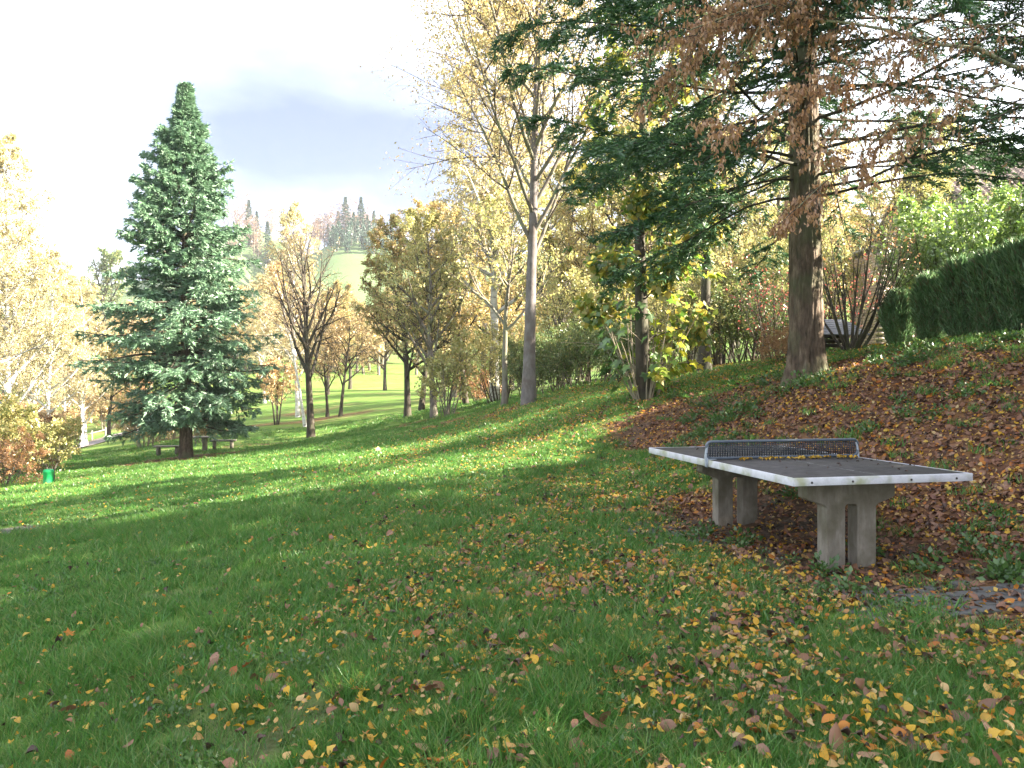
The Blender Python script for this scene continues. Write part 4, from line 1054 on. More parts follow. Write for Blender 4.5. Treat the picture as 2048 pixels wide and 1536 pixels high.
def sprout_maple():
    p = px(1290, 794, 15.5)
    w, f = decid(211, 9.0, 0.16, t0=0.13, n1=24, a1=62, l1=0.17, p1=0.2, n2=7, n3=5, nleaf=9000, ls=0.16, leafmat=L_MAPLE_I, leaf_hi=4.4, bark=BARK_DARK, flare=1.25, aspect=0.8, leafdrop=0.4, g1_=-0.03, lr=0.12)
    root = thing_tree('maple_tree', GP(p[0], p[1]), 'maple with big green and yellow leaves sprouting from its foot', parts=(('trunk', w), ('crown', f)))
    rng = np.random.default_rng(212)
    n = 22
    az = rng.random(n) * 2 * PI
    S = np.stack([np.cos(az) * 0.2, np.sin(az) * 0.2, np.full(n, -0.05)], -1)
    D = np.stack([np.cos(az) * 0.38, np.sin(az) * 0.38, np.ones(n)], -1)
    L = 0.9 + 2.0 * rng.random(n)
    P, Q = grow(rng, S, D, L, np.full(n, 0.018), 6, 0.05, 0.01, 0.4)
    # shoots higher on the trunk
    n2 = 34
    az2 = rng.random(n2) * 2 * PI; z2 = 0.5 + 2.7 * rng.random(n2)
    S2 = np.stack([np.cos(az2) * 0.13, np.sin(az2) * 0.13, z2], -1)
    D2 = np.stack([np.cos(az2), np.sin(az2), np.full(n2, 0.5)], -1)
    P2, Q2 = grow(rng, S2, D2, 0.8 + 1.0 * rng.random(n2), np.full(n2, 0.010), 6, 0.06, -0.08, 0.4)
    v, ff = tubes(P, Q, 5); v2, ff2 = tubes(P2, Q2, 4)
    spr = link('sprouts', mesh_np('sprouts', np.concatenate([v, v2]), [np.concatenate([ff, ff2 + len(v)])], TWIG_PALE, True), root)
    spr['label'] = 'tan sprouts with large maple leaves'
    ms = [maple_leaf_mesh(220 + i, L_MAPLE, 1.0, 0.35) for i in range(3)]
    mshade = [maple_leaf_mesh(230 + i, L_MAPLE_SHADE, 1.0, 0.35) for i in range(3)]
    PP = np.concatenate([P[:, 2:], P2[:, 2:]]) ; nleaf = 290
    for k in range(nleaf):
        i = rng.integers(0, len(PP)); t = rng.random()
        c, T = at_t(PP, np.array([t]), np.array([i])); c = c[0]
        out = norm(np.array([c[0], c[1], 0.0]) + rng.normal(0, 0.3, 3) * np.array([1, 1, 0]))
        c = c + out * (0.06 + 0.16 * rng.random()) + np.array([0, 0, -0.06])
        green = c[0] < -0.05 + rng.normal(0, 0.15)  # leaves left of the trunk take the colour with painted shade
        o = link('leaf', (mshade if green else ms)[rng.integers(0, 3)], spr, tuple(c))
        # leaf hangs: tip down-outwards
        yv = Vector((out[0] * 0.8, out[1] * 0.8, -0.75 + rng.normal(0, 0.3))).normalized()
        zv = (Vector((out[0], out[1], 0.7)) + Vector(rng.normal(0, 0.4, 3))).normalized()
        xv = yv.cross(zv).normalized(); zv = xv.cross(yv)
        o.rotation_euler = Matrix((xv, yv, zv)).transposed().to_euler()
        o.scale = (0.26 + 0.15 * rng.random(),) * 3
sprout_maple()

# --- the brown-leaved branches that hang in from a tree beyond the right edge
def hornbeam():
    rng = np.random.default_rng(241)
    base = np.array([7.4, 7.6]); z0 = g1(*base)
    root = link('hornbeam_tree', None, None, (base[0], base[1], z0))
    tag(root, 'tree beyond the right edge whose lichened branches hang in with brown leaves', 'tree')
    off = np.array([base[0], base[1], z0])
    P0, Q0 = grow(rng, np.array([[0, 0, -0.2]]), np.array([[-0.03, 0.02, 1.0]]), np.array([9.0]), np.array([0.19]), 12, 0.03, 0.02, 0.15)
    Q0[:, 0] *= 1.4
    def limb(pts, m=14):
        Pp = np.array([px(*q) for q in pts]) - off
        start, _ = at_t(P0, np.array([np.clip((Pp[0, 2] - 0.8) / 9.0, 0.2, 0.95)]), np.array([0]))
        Pp = np.concatenate([start, Pp])
        s = np.r_[0, np.cumsum(np.linalg.norm(np.diff(Pp, axis=0), axis=1))]
        q = np.linspace(0, s[-1], m + 1)
        out = np.stack([np.interp(q, s, Pp[:, i]) for i in range(3)], -1)
        for _ in range(2): out[1:-1] = (out[:-2] + 2 * out[1:-1] + out[2:]) / 4
        out[1:-1] += rng.normal(0, 0.03, out[1:-1].shape)
        return out
    limbs = np.stack([
        limb([(2048, 118, 7.5), (1900, 95, 7.6), (1760, 70, 7.7), (1600, 20, 7.8), (1480, 10, 7.9), (1380, 60, 8.0)]),
        limb([(2048, -60, 7.8), (1800, -70, 8.0), (1600, -40, 8.2), (1450, 20, 8.3), (1340, 110, 8.4)]),
        limb([(2048, 20, 7.2), (1880, 60, 7.3), (1740, 150, 7.4), (1600, 210, 7.5), (1450, 240, 7.6)]),
        limb([(2060, -150, 8.4), (1750, -140, 8.6), (1560, -60, 8.8), (1420, 40, 8.9), (1330, 170, 9.0)]),
        limb([(2048, 150, 7.0), (1900, 170, 7.2), (1780, 260, 7.3), (1680, 330, 7.4), (1590, 420, 7.5)]),
        limb([(2048, -200, 7.5), (1900, -150, 7.6), (1700, -90, 7.7), (1560, -10, 7.8), (1480, 120, 7.9)]),
    ])
    rl = np.array([0.032, 0.03, 0.018, 0.03, 0.014, 0.024])
    Ql = rl[:, None] * (1 - 0.8 * np.linspace(0, 1, limbs.shape[1])[None])
    S2, D2, t2, i2, r2 = spawn(rng, limbs, Ql, 30, 0.34, 1.0, R(48), R(14))
    D2[:, 0] -= 0.25; D2[:, 2] -= 0.12
    L2 = (0.45 + 0.75 * rng.random(len(t2))) * (1.15 - 0.6 * t2)
    P2, Q2 = grow(rng, S2, D2, L2, np.full(len(t2), 0.006), 6, 0.09, -0.05, 0.4)
    S3, D3, t3, i3, r3 = spawn(rng, P2, Q2, 8, 0.15, 1.0, R(42), R(12))
    P3, Q3 = grow(rng, S3, D3, L2[i3] * 0.42 * (0.6 + 0.6 * rng.random(len(t3))), np.full(len(t3), 0.003), 4, 0.12, -0.10, 0.5)
    # upper crown out of the frame
    S4, D4, t4, i4, r4 = spawn(rng, P0, Q0, 16, 0.45, 1.0, R(55), R(12))
    keepu = np.ones(len(t4), bool)
    P4, Q4 = grow(rng, S4, D4, 3.2 * (1.2 - t4), np.maximum(r4 * 0.45, 0.01), 8, 0.08, 0.04, 0.2)
    S5, D5, t5, i5, r5 = spawn(rng, P4, Q4, 10, 0.2, 1, R(45), R(12))
    P5, Q5 = grow(rng, S5, D5, np.full(len(t5), 0.8), np.full(len(t5), 0.006), 4, 0.1, -0.03, 0.4)
    parts = [tubes(P0, Q0, 12), tubes(P4, Q4, 6), tubes(limbs, Ql, 8), tubes(P2, Q2, 4), tubes(P3, Q3, 3), tubes(P5, Q5, 3)]
    V, F, MI, o = [], [], [], 0
    for k, (v, f) in enumerate(parts):
        V.append(v); F.append(f + o); o += len(v); MI.append(np.full(len(f), 0 if k < 3 else 1))
    link('trunk', mesh_np('trunk', np.concatenate(V), [np.concatenate(F)], smooth=True, mats=[BRANCH_LICHEN, TWIG], matidx=np.concatenate(MI)), root)
    n = 21000
    idx = rng.integers(0, len(P3), n); t = rng.random(n)
    wgt = np.clip((t2[i3][idx] - 0.42) * 2.6, 0.06, 1)
    keep = rng.random(n) < wgt
    C, T = at_t(P3, t, idx); C = C[keep]; n = len(C)
    C = C + rng.normal(0, 0.012, (n, 3))
    D = np.stack([rng.normal(0, 0.35, n), rng.normal(0, 0.35, n), np.full(n, -1.0)], -1)
    v, f = cards(rng, C, D, 0.060 * (0.65 + 0.6 * rng.random(n)), 0.42, 0.5)
    n5 = 9000
    i5b = rng.integers(0, len(P5), n5); C5, _ = at_t(P5, rng.random(n5), i5b)
    D5b = np.stack([rng.normal(0, 0.4, n5), rng.normal(0, 0.4, n5), np.full(n5, -1.0)], -1)
    v5, f5 = cards(rng, C5, D5b, 0.08 * (0.6 + 0.7 * rng.random(n5)), 0.5, 0.4)
    link('crown', mesh_np('crown', np.concatenate([v, v5]), [np.concatenate([f, f5 + len(v)])], L_BROWN), root)
hornbeam()

# ---------------------------------------------------------------- house and garden shed behind the hedge
def house():
    hx0, hy0 = 17.7, 29.0
    z0 = 3.0
    root = link('house', None, None, (hx0, hy0, z0)); tag(root, 'house with brown tiled roof showing above the laurel at the right edge', 'house')
    Wd, Dp, He, Hr = 12.0, 7.0, 5.6, 2.8
    m = MB()
    m.box((Wd / 2, Dp / 2, He / 2 - 0.3), (Wd - 0.02, Dp, He + 0.6))
    m.add([(0.01, 0, He), (0.01, Dp, He), (0.01, Dp / 2, He + Hr - 0.15), (Wd - 0.01, 0, He), (Wd - 0.01, Dp, He), (Wd - 0.01, Dp / 2, He + Hr - 0.15)], [[0, 2, 1], [3, 4, 5]])
    wall = link('wall', m.mesh('wall', MORTAR), root)
    # bricks: too small to tell apart singly, but real
    bx = MB(); rng = np.random.default_rng(301)
    for r_ in range(66):
        zc = -0.2 + r_ * 0.083 + 0.035
        for c in range(0, 22):
            xc = 0.12 + c * 0.25 + (0.125 if r_ % 2 else 0)
            if xc > 5.3: continue
            bx.box((xc, -0.012, zc), (0.238, 0.03, 0.071))
    b = link('brickwork', bx.mesh('brickwork', BRICK), root); b['kind'] = 'stuff'
    # roof deck and tiles
    sl = math.atan2(Hr, Dp / 2); ln = math.hypot(Hr, Dp / 2)
    m = MB()
    m.add([(-0.4, -0.45, He - 0.4), (Wd + 0.4, -0.45, He - 0.4), (Wd + 0.4, Dp / 2, He + Hr), (-0.4, Dp / 2, He + Hr), (-0.4, Dp + 0.45, He - 0.4), (Wd + 0.4, Dp + 0.45, He - 0.4)], [[0, 1, 2, 3], [3, 2, 5, 4]])
    roof = link('roof', m.mesh('roof', MORTAR), root)
    sld = roof.modifiers.new('s', 'SOLIDIFY'); sld.thickness = 0.12; sld.offset = -1
    # one curved pan tile
    k = 7; u = np.linspace(-0.15, 0.15, k); h = 0.035 * np.cos(u / 0.15 * PI) 
    V = np.concatenate([np.stack([u, np.full(k, 0.0), h + 0.055], -1), np.stack([u, np.full(k, 0.42), h + 0.02], -1), np.stack([u, np.full(k, 0.0), h + 0.03], -1)])
    F = [[i, i + 1, k + i + 1, k + i] for i in range(k - 1)] + [[2 * k + i, 2 * k + i + 1, i + 1, i] for i in range(k - 1)]
    tm = mesh_np('roof_tile', V, [np.array(F)], ROOF_TILE, False)
    rows = 15; cols_n = 44
    n = 0
    rest = MB()
    cs, sn = math.cos(sl), math.sin(sl)
    RM = np.array([[1, 0, 0], [0, cs, -sn], [0, sn, cs]])
    for r_ in range(rows):
        for c in range(cols_n):
            x = -0.25 + c * 0.305; d = 0.02 + r_ * 0.345
            pos = np.array([x, -0.45 + d * cs, He - 0.4 + d * sn]) + np.array([0, -sn, cs]) * 0.015
            if c < 16 and r_ < 15:
                link('roof_tile', tm, roof, tuple(pos), (sl, 0, 0)); n += 1
            else:
                rest.add(V @ RM.T + pos, F)
    rt = link('roof_tiles_rest', rest.mesh('roof_tiles', ROOF_TILE), roof); rt['kind'] = 'stuff'
    rt.name = 'tiling'
    m = MB(); m.tube([(-0.4, Dp / 2, He + Hr + 0.03), (Wd + 0.4, Dp / 2, He + Hr + 0.03)], 0.12, 8); link('ridge', m.mesh('ridge', ROOF_TILE, True), roof)
    # window and gutter
    m = MB()
    fx, fz, fw, fh = 7.2, 1.6, 1.5, 1.3
    for c, s in (((fx, -0.02, fz - fh / 2), (fw + 0.1, 0.08, 0.07)), ((fx, -0.02, fz + fh / 2), (fw + 0.1, 0.08, 0.07)), ((fx - fw / 2, -0.02, fz), (0.07, 0.08, fh - 0.07)), ((fx + fw / 2, -0.02, fz), (0.07, 0.08, fh - 0.07)), ((fx, -0.02, fz), (0.06, 0.07, fh - 0.07))):
        m.box(c, s)
    wn = link('window', m.mesh('window', WOOD_PALE), root)
    m = MB(); m.box((fx, -0.005, fz), (fw - 0.07, 0.02, fh - 0.07)); link('pane', m.mesh('pane', GLASS), wn)
    m = MB(); m.tube([(-0.4, -0.5, He - 0.42), (Wd + 0.4, -0.5, He - 0.42)], 0.06, 8); link('gutter', m.mesh('gutter', WOOD_PALE, True), roof)
house()
def garage():
    p = px(1757, 700, 24)
    root = link('garage', None, None, (p[0], p[1], 1.9)); tag(root, 'pale pink brick garage wall behind the fan shaped shrub', 'garage')
    Wd, Dp, He = 2.4, 2.0, 3.9
    m = MB(); m.box((Wd / 2, Dp / 2, He / 2 - 0.3), (Wd, Dp, He + 0.6)); link('wall', m.mesh('wall', MORTAR), root)
    bx = MB()
    for r_ in range(48):
        zc = -0.2 + r_ * 0.083 + 0.035
        for c in range(11):
            xc = 0.125 + c * 0.25 + (0.125 if r_ % 2 else 0)
            if xc < Wd: bx.box((min(xc, Wd - 0.119), -0.012, zc), (0.236, 0.03, 0.070))
        for c in range(20):
            yc = 0.14 + c * 0.25 + (0.125 if r_ % 2 else 0)
            if yc < Dp - 0.1: bx.box((-0.012, yc, zc), (0.03, 0.236, 0.070))
    b = link('brickwork', bx.mesh('brickwork', BRICK), root); b['kind'] = 'stuff'
    m = MB(); m.box((Wd / 2, Dp / 2, He + 0.06), (Wd + 0.2, Dp + 0.2, 0.10)); link('roof', m.mesh('roof', WOOD_PALE), root)
garage()
def shed():
    p = px(1668, 690, 17.8)
    root = link('log_shelter', None, None, (p[0], p[1], g1(p[0], p[1])), (0, 0, R(8))); tag(root, 'low garden shelter with pale slatted lid behind the fir', 'shelter')
    for x in (-0.45, 0.45):
        for y in (-0.3, 0.3):
            m = MB(); m.box((0, 0, 0.2), (0.07, 0.07, 0.5 + y * 0.4)); link('post', m.mesh('post', WOOD_DARK), root, (x, y, 0))
    lid = link('lid', None, root)
    for i in range(8):
        y = -0.46 + i * 0.132
        m = MB(); m.box((0, 0, 0), (1.2, 0.118, 0.022)); o = link('slat', m.mesh('slat', WOOD_PALE), lid, (0, y, 0.40 + i * 0.055), (R(22), 0, 0))
    for i in range(5):
        m = MB(); m.box((0, 0, 0), (0.9, 0.02, 0.1)); link('board', m.mesh('board', WOOD_DARK), root, (0, 0.34, 0.06 + i * 0.11))
shed()

# ---------------------------------------------------------------- bin, picnic set, posts
def bin_():
    p = px(97, 967, 24)
    root = link('litter_bin', None, None, GP(p[0], p[1])); tag(root, 'bright green cylindrical litter bin on the lawn', 'bin')
    def lathe(prof, k=28):
        a = np.arange(k) * 2 * PI / k
        V = np.array([[r * math.cos(t), r * math.sin(t), z] for r, z in prof for t in a])
        F = [[i * k + j, i * k + (j + 1) % k, (i + 1) * k + (j + 1) % k, (i + 1) * k + j] for i in range(len(prof) - 1) for j in range(k)]
        return V, F
    m = MB(); m.add(*lathe([(0.0, -0.02), (0.135, -0.02), (0.145, 0.0), (0.15, 0.36), (0.155, 0.365), (0.155, 0.385), (0.145, 0.385)])); link('body', m.mesh('body', BIN_GREEN, False), root)
    m = MB(); m.add(*lathe([(0.148, 0.385), (0.15, 0.395), (0.14, 0.425), (0.10, 0.445), (0.0, 0.45)])); link('lid', m.mesh('lid', BIN_GREEN, True), root)
    m = MB(); m.box((0.12, 0.1, 0.15), (0.03, 0.03, 0.6)); link('post', m.mesh('post', BOLT), root)
bin_()
def picnic():
    p = px(392, 905, 36); z = g1(p[0], p[1])
    t = link('picnic_table', None, None, (p[0], p[1], z), (0, 0, R(10))); tag(t, 'grey concrete picnic table behind the spruce trunk', 'table')
    m = MB(); m.box((0, 0, 0.70), (1.3, 0.75, 0.07)); o = link('table_top', m.mesh('table_top', CONCRETE), t); o.modifiers.new('b', 'BEVEL').width = 0.01
    for x in (-0.4, 0.4):
        m = MB(); m.box((x, 0, 0.3), (0.14, 0.5, 0.73)); o = link('leg', m.mesh('leg', CONCRETE), t); o.modifiers.new('b', 'BEVEL').width = 0.01
    for k, (dx, dy, lab) in enumerate([(-0.75, -1.3, 'low concrete bench half hidden by the spruce trunk'), (0.95, 0.9, 'low concrete bench right of the spruce trunk behind the picnic table')]):
        q = p[:2] + np.array([dx, dy])
        b = link('bench', None, None, GP(q[0], q[1]), (0, 0, R(10))); tag(b, lab, 'bench', 'benches at the picnic table')
        m = MB(); m.box((0, 0, 0.42), (1.2, 0.38, 0.07)); o = link('seat', m.mesh('seat', CONCRETE), b); o.modifiers.new('b', 'BEVEL').width = 0.01
        for x in (-0.4, 0.4):
            m = MB(); m.box((x, 0, 0.17), (0.12, 0.32, 0.43)); link('leg', m.mesh('leg', CONCRETE), b)
picnic()
def posts():
    pts = [(-33.6, 50), (-33.4, 53), (-33.6, 56), (-34.0, 59), (-34.5, 62), (-35.0, 65)]
    f = link('rail_fence', None, None, GP(*pts[0])); tag(f, 'low wooden post and rail fence along the far side of the path', 'fence')
    b = np.array(GP(*pts[0]))
    for q in pts:
        m = MB(); m.tube([(0, 0, -0.2), (0, 0, 0.72), (0, 0, 0.76)], [0.08, 0.08, 0.05], 8); link('post', m.mesh('post', POST_WOOD), f, tuple(np.array(GP(*q)) - b))
    for a, c in zip(pts[:-1], pts[1:]):
        A = np.array(GP(*a)) - b; C = np.array(GP(*c)) - b
        m = MB(); m.tube([A + [0.0, 0, 0.55], C + [0.0, 0, 0.55]], 0.05, 6); link('rail', m.mesh('rail', POST_WOOD), f)
    rng = np.random.default_rng(4)
    import bmesh
    b = bmesh.new(); bmesh.ops.create_icosphere(b, subdivisions=2, radius=0.5)
    for v in b.verts: v.co = v.co * (1 + rng.normal(0, 0.08)); v.co.z *= 1.4
    me = bpy.data.meshes.new('boulder'); b.to_mesh(me); b.free(); me.materials.append(STONE)
    o = link('boulder', me, None, GP(-33.6, 66.5, 0.3)); tag(o, 'pale upright boulder beside the far path', 'boulder')
posts()

# ---------------------------------------------------------------- hill in the distance
wX, fX = conifer(401, 18, 0.25, 2.0, 3.9, 90, N_FAR, BARK_DARK, shape=1.05, elev=(0.1, -0.35), n2=9, n3=3, shoot=0.55, sw=0.35, fol_t0=0.15, droop=0.03, trunk_k=6, rough=0.35)
rngh = np.random.default_rng(403)
for k, (a, sc_, lab) in enumerate([((498, 492, 285), 0.98, 'left of the three by the spruce'), ((514, 490, 286), 0.78, 'shorter, middle one of the three by the spruce'), ((535, 490, 284), 0.95, 'right of the three by the spruce'),
        ((690, 482, 275), 0.95, 'tallest left one of the hilltop row above the plantation'), ((707, 484, 270), 0.6, 'short one second in the hilltop row'), ((722, 484, 272), 0.92, 'tall pointed one third in the hilltop row'), ((735, 486, 268), 0.55, 'short one right of the tall pointed one'),
        ((748, 486, 271), 0.66, 'last one of the hilltop row beside the golden trees'), ((676, 482, 279), 0.7, 'slim one at the left end of the hilltop row'), ((655, 486, 281), 0.5, 'small one standing apart left of the hilltop row')]):
    p = px(*a); thing_tree('hill_conifer', GP(p[0], p[1], -0.3), 'distant dark conifer, ' + lab, 'tree', 'conifers on the distant hilltop', k * 1.1, (sc_ * (0.85 + 0.3 * rngh.random()), sc_ * 0.95, sc_), (('trunk', wX), ('crown', fX)))
def far_wood(name, seed, pts, H, leafmat, label, nleaf=700, ls=0.55, conif=False):
    rng = np.random.default_rng(seed)
    V, F, o = [], [], 0
    TV, TF, to = [], [], 0
    for (x, y) in pts:
        h = H * (0.7 + 0.5 * rng.random()); z = g1(x, y)
        n = nleaf
        u = rng.random(n)
        if conif:
            r = (1 - u) * h * 0.22 * np.sqrt(rng.random(n)); zz = z + h * (0.05 + 0.95 * u)
        else:
            r = np.sin(np.clip(u, 0.05, 1) * PI) ** 0.6 * h * 0.24 * np.sqrt(rng.random(n)); zz = z + h * (0.28 + 0.72 * u)
        a = rng.random(n) * 2 * PI
        C = np.stack([x + np.cos(a) * r, y + np.sin(a) * r, zz], -1)
        v, f = cards(rng, C, rng.normal(0, 1, (n, 3)) + [0, 0, 0.5], ls * (0.5 + rng.random(n)), 0.5 if conif else 0.35)
        V.append(v); F.append(f + o); o += len(v)
        P = np.array([[[x, y, z - 0.5], [x + rng.normal(0, 0.3), y, z + h * 0.5], [x, y, z + h * 0.9]]])
        tv, tf = tubes(P, np.array([[0.25, 0.16, 0.04]]), 5); TV.append(tv); TF.append(tf + to); to += len(tv)
    root = link(name, mesh_np(name, np.concatenate(V), [np.concatenate(F)], leafmat)); tag(root, label, 'wood', None, 'stuff')
    t = link('stems', mesh_np('stems', np.concatenate(TV), [np.concatenate(TF)], BARK_GREY, True), root); t['kind'] = 'stuff'
FARBROWN = leaf_mat('far_brown', [(0.20, 0.13, 0.09), (0.27, 0.17, 0.11), (0.24, 0.16, 0.13)], 0.3)
pts = [px(x, 500, Y)[:2] for x, Y in zip(rngh.uniform(380, 830, 60), rngh.uniform(272, 305, 60))]
far_wood('hilltop_wood', 411, pts, 13, FARBROWN, 'leafless brown wood along the distant hilltop', 480, 0.55)
pts = [px(x, 500, Y)[:2] for x, Y in zip(rngh.uniform(660, 800, 50), rngh.uniform(240, 268, 50))]
far_wood('young_spruces', 413, pts, 7, N_FAR, 'blue green young conifer plantation on the distant slope', 420, 0.5, True)
pts = [px(x, 700, Y)[:2] for x, Y in zip(rngh.uniform(380, 840, 70), rngh.uniform(112, 140, 70))] + [px(x, 700, Y)[:2] for x, Y in zip(rngh.uniform(-120, 380, 60), rngh.uniform(105, 150, 60))]
far_wood('valley_wood', 415, pts, 10, L_PALE, 'tan autumn wood at the foot of the distant field', 450, 0.55)
pts = [(x, y) for x, y in zip(rngh.uniform(-6, 60, 60), rngh.uniform(52, 85, 60))]
far_wood('slope_wood', 417, pts, 12, L_OCHRE, 'ochre wood on the slope behind the golden trees', 720, 0.45)

# ---------------------------------------------------------------- grass and fallen leaves
src = bpy.data.collections.new('grass_sources')       # never linked to the scene
def tuft(name, seed, n, rad, h, wdt, lean=0.5):
    rng = np.random.default_rng(seed)
    a = rng.random(n) * 2 * PI; r = rad * np.sqrt(rng.random(n))
    B = np.stack([np.cos(a) * r, np.sin(a) * r, np.full(n, -0.012)], -1)
    d = norm(np.stack([rng.normal(0, lean, n), rng.normal(0, lean, n), np.ones(n)], -1))
    hh = h * (0.5 + 0.8 * rng.random(n))
    bend = np.stack([rng.normal(0, 1, n), rng.normal(0, 1, n), np.zeros(n)], -1) * (hh * 0.32)[:, None]
    s = norm(np.cross(d, rng.normal(0, 1, (n, 3)))) * (wdt / 2 * (0.7 + 0.6 * rng.random(n)))[:, None]
    m1 = B + d * (hh * 0.5)[:, None] + bend * 0.25
    tip = B + d * (hh * 0.95)[:, None] + bend
    V = np.stack([B - s, B + s, m1 + s * 0.85, m1 - s * 0.85, tip], 1).reshape(-1, 3)
    i = np.arange(n)[:, None] * 5
    F4 = i + np.array([[0, 1, 2, 3]]); F3 = i + np.array([[3, 2, 4]])
    o = bpy.data.objects.new(name, mesh_np(name, V, [F4, F3], M_GRASS)); src.objects.link(o)
for k in range(5):
    tuft('a_tuft_%d' % k, 500 + k, 95, 0.105, 0.085, 0.0034, 0.42)
for k in range(4):
    tuft('d_tuft_%d' % k, 530 + k, 62, 0.115, 0.085, 0.0062, 0.45)
for k in range(2):
    tuft('b_tuft_%d' % k, 510 + k, 80, 0.075, 0.14, 0.0042, 0.45)
for k in range(3):
    tuft('c_tuft_%d' % k, 520 + k, 80, 0.20, 0.065, 0.010, 0.5)

# fallen leaf meshes
LITTER_COLS = {
    'yellow': leaf_mat('litter_yellow', [(0.40, 0.22, 0.02), (0.50, 0.30, 0.03), (0.52, 0.36, 0.08), (0.42, 0.24, 0.04)], 0.25, 'object', gloss=0.02),
    'tan': leaf_mat('litter_tan', [(0.34, 0.22, 0.09), (0.46, 0.34, 0.16), (0.36, 0.19, 0.07), (0.44, 0.30, 0.10)], 0.2, 'object', gloss=0.02),
    'brown': leaf_mat('litter_brown', [(0.13, 0.068, 0.042), (0.21, 0.11, 0.062), (0.16, 0.072, 0.048), (0.27, 0.16, 0.10)], 0.15, 'object', gloss=0.03),
    'orange': leaf_mat('litter_orange', [(0.32, 0.12, 0.025), (0.42, 0.17, 0.03), (0.28, 0.09, 0.03)], 0.2, 'object', gloss=0.02),
    'dark': leaf_mat('litter_dark', [(0.035, 0.022, 0.018), (0.065, 0.042, 0.032), (0.09, 0.055, 0.042)], 0.1, 'object', gloss=0.03),
}
def oval_leaf(seed, mat, length, width, curl, cup, nseg=6):
    rng = np.random.default_rng(seed)
    t = np.linspace(0, 1, nseg + 1)
    wv = np.sin(PI * t ** 0.85) ** 0.8 * width / 2 * (1 + rng.normal(0, 0.06, nseg + 1))
    y = (t - 0.5) * length
    zc = -curl * (t - 0.5) ** 2 * length * 2 + 0.004
    bend = rng.normal(0, 0.10) * length * (t - 0.5) ** 2
    V = []
    for i in range(nseg + 1):
        e = rng.normal(0, 0.04, 2) * width
        V += [(bend[i] - wv[i], y[i], zc[i] + cup * wv[i] + e[0]), (bend[i], y[i], zc[i]), (bend[i] + wv[i], y[i], zc[i] + cup * wv[i] + e[1])]
    F = []
    for i in range(nseg):
        b = 3 * i
        F += [[b, b + 1, b + 4, b + 3], [b + 1, b + 2, b + 5, b + 4]]
    n0 = len(V)
    V += [(-0.0012, y[0], zc[0]), (0.0012, y[0], zc[0]), (rng.normal(0, 0.004), y[0] - length * 0.28, zc[0] + 0.004)]
    return mesh_np('leaf', np.array(V), [np.array(F), np.array([[n0, n0 + 1, n0 + 2]])], mat, True)
leafsrc = bpy.data.collections.new('leaf_sources')
LEAVES = []           # (mesh, kind)
for kind, n in (('yellow', 5), ('tan', 4), ('brown', 4), ('orange', 2), ('dark', 3)):
    for k in range(n):
        s = 700 + len(LEAVES)
        rr = np.random.default_rng(s)
        if kind == 'dark':
            me = oval_leaf(s, LITTER_COLS[kind], 0.055, 0.034, 0.5, 1.0 + rr.random())
        elif kind in ('brown', 'orange'):
            me = oval_leaf(s, LITTER_COLS[kind], 0.072, 0.044, rr.uniform(-0.3, 0.8), rr.uniform(-0.6, 0.8))
        else:
            me = oval_leaf(s, LITTER_COLS[kind], 0.052, 0.036, rr.uniform(-0.4, 0.9), rr.uniform(-0.5, 0.8))
        LEAVES.append((me, kind))
for k, kind in enumerate(('orange', 'brown', 'tan')):
    LEAVES.append((maple_leaf_mesh(760 + k, LITTER_COLS[kind], 0.11, -0.5 + 0.5 * k), 'maple'))
for i, (me, kind) in enumerate(LEAVES):
    o = bpy.data.objects.new('l_%02d' % i, me); leafsrc.objects.link(o)
KIDX = {}
for i, (me, kind) in enumerate(LEAVES): KIDX.setdefault(kind, []).append(i)

def gn_group(name, coll):
    g = bpy.data.node_groups.new(name, 'GeometryNodeTree')
    g.interface.new_socket('Geometry', in_out='INPUT', socket_type='NodeSocketGeometry')
    g.interface.new_socket('Geometry', in_out='OUTPUT', socket_type='NodeSocketGeometry')
    gi = g.nodes.new('NodeGroupInput'); go = g.nodes.new('NodeGroupOutput')
    ci = g.nodes.new('GeometryNodeCollectionInfo'); ci.inputs['Collection'].default_value = coll
    ci.inputs['Separate Children'].default_value = True; ci.inputs['Reset Children'].default_value = True
    ip = g.nodes.new('GeometryNodeInstanceOnPoints'); ip.inputs['Pick Instance'].default_value = True
    def att(n, t):
        a = g.nodes.new('GeometryNodeInputNamedAttribute'); a.data_type = t; a.inputs['Name'].default_value = n; return a.outputs['Attribute']
    er = g.nodes.new('FunctionNodeEulerToRotation')
    g.links.new(att('rot', 'FLOAT_VECTOR'), er.inputs[0])
    g.links.new(er.outputs[0], ip.inputs['Rotation'])
    g.links.new(att('idx', 'INT'), ip.inputs['Instance Index'])
    g.links.new(att('scl', 'FLOAT'), ip.inputs['Scale'])
    g.links.new(gi.outputs[0], ip.inputs['Points']); g.links.new(ci.outputs[0], ip.inputs['Instance'])
    g.links.new(ip.outputs[0], go.inputs[0])
    return g
def scatter(name, P, rot, scl, idx, group):
    me = bpy.data.meshes.new(name)
    me.vertices.add(len(P)); me.vertices.foreach_set('co', np.asarray(P, np.float32).ravel())
    for nm, ty, v, key in (('rot', 'FLOAT_VECTOR', rot, 'vector'), ('scl', 'FLOAT', scl, 'value'), ('idx', 'INT', idx, 'value')):
        a = me.attributes.new(nm, ty, 'POINT'); a.data.foreach_set(key, np.asarray(v, np.float32 if ty != 'INT' else np.int32).ravel())
    o = link(name, me)
    md = o.modifiers.new('scatter', 'NODES'); md.node_group = group
    return o
GG = gn_group('grass_scatter', src); GL = gn_group('leaf_scatter', leafsrc)
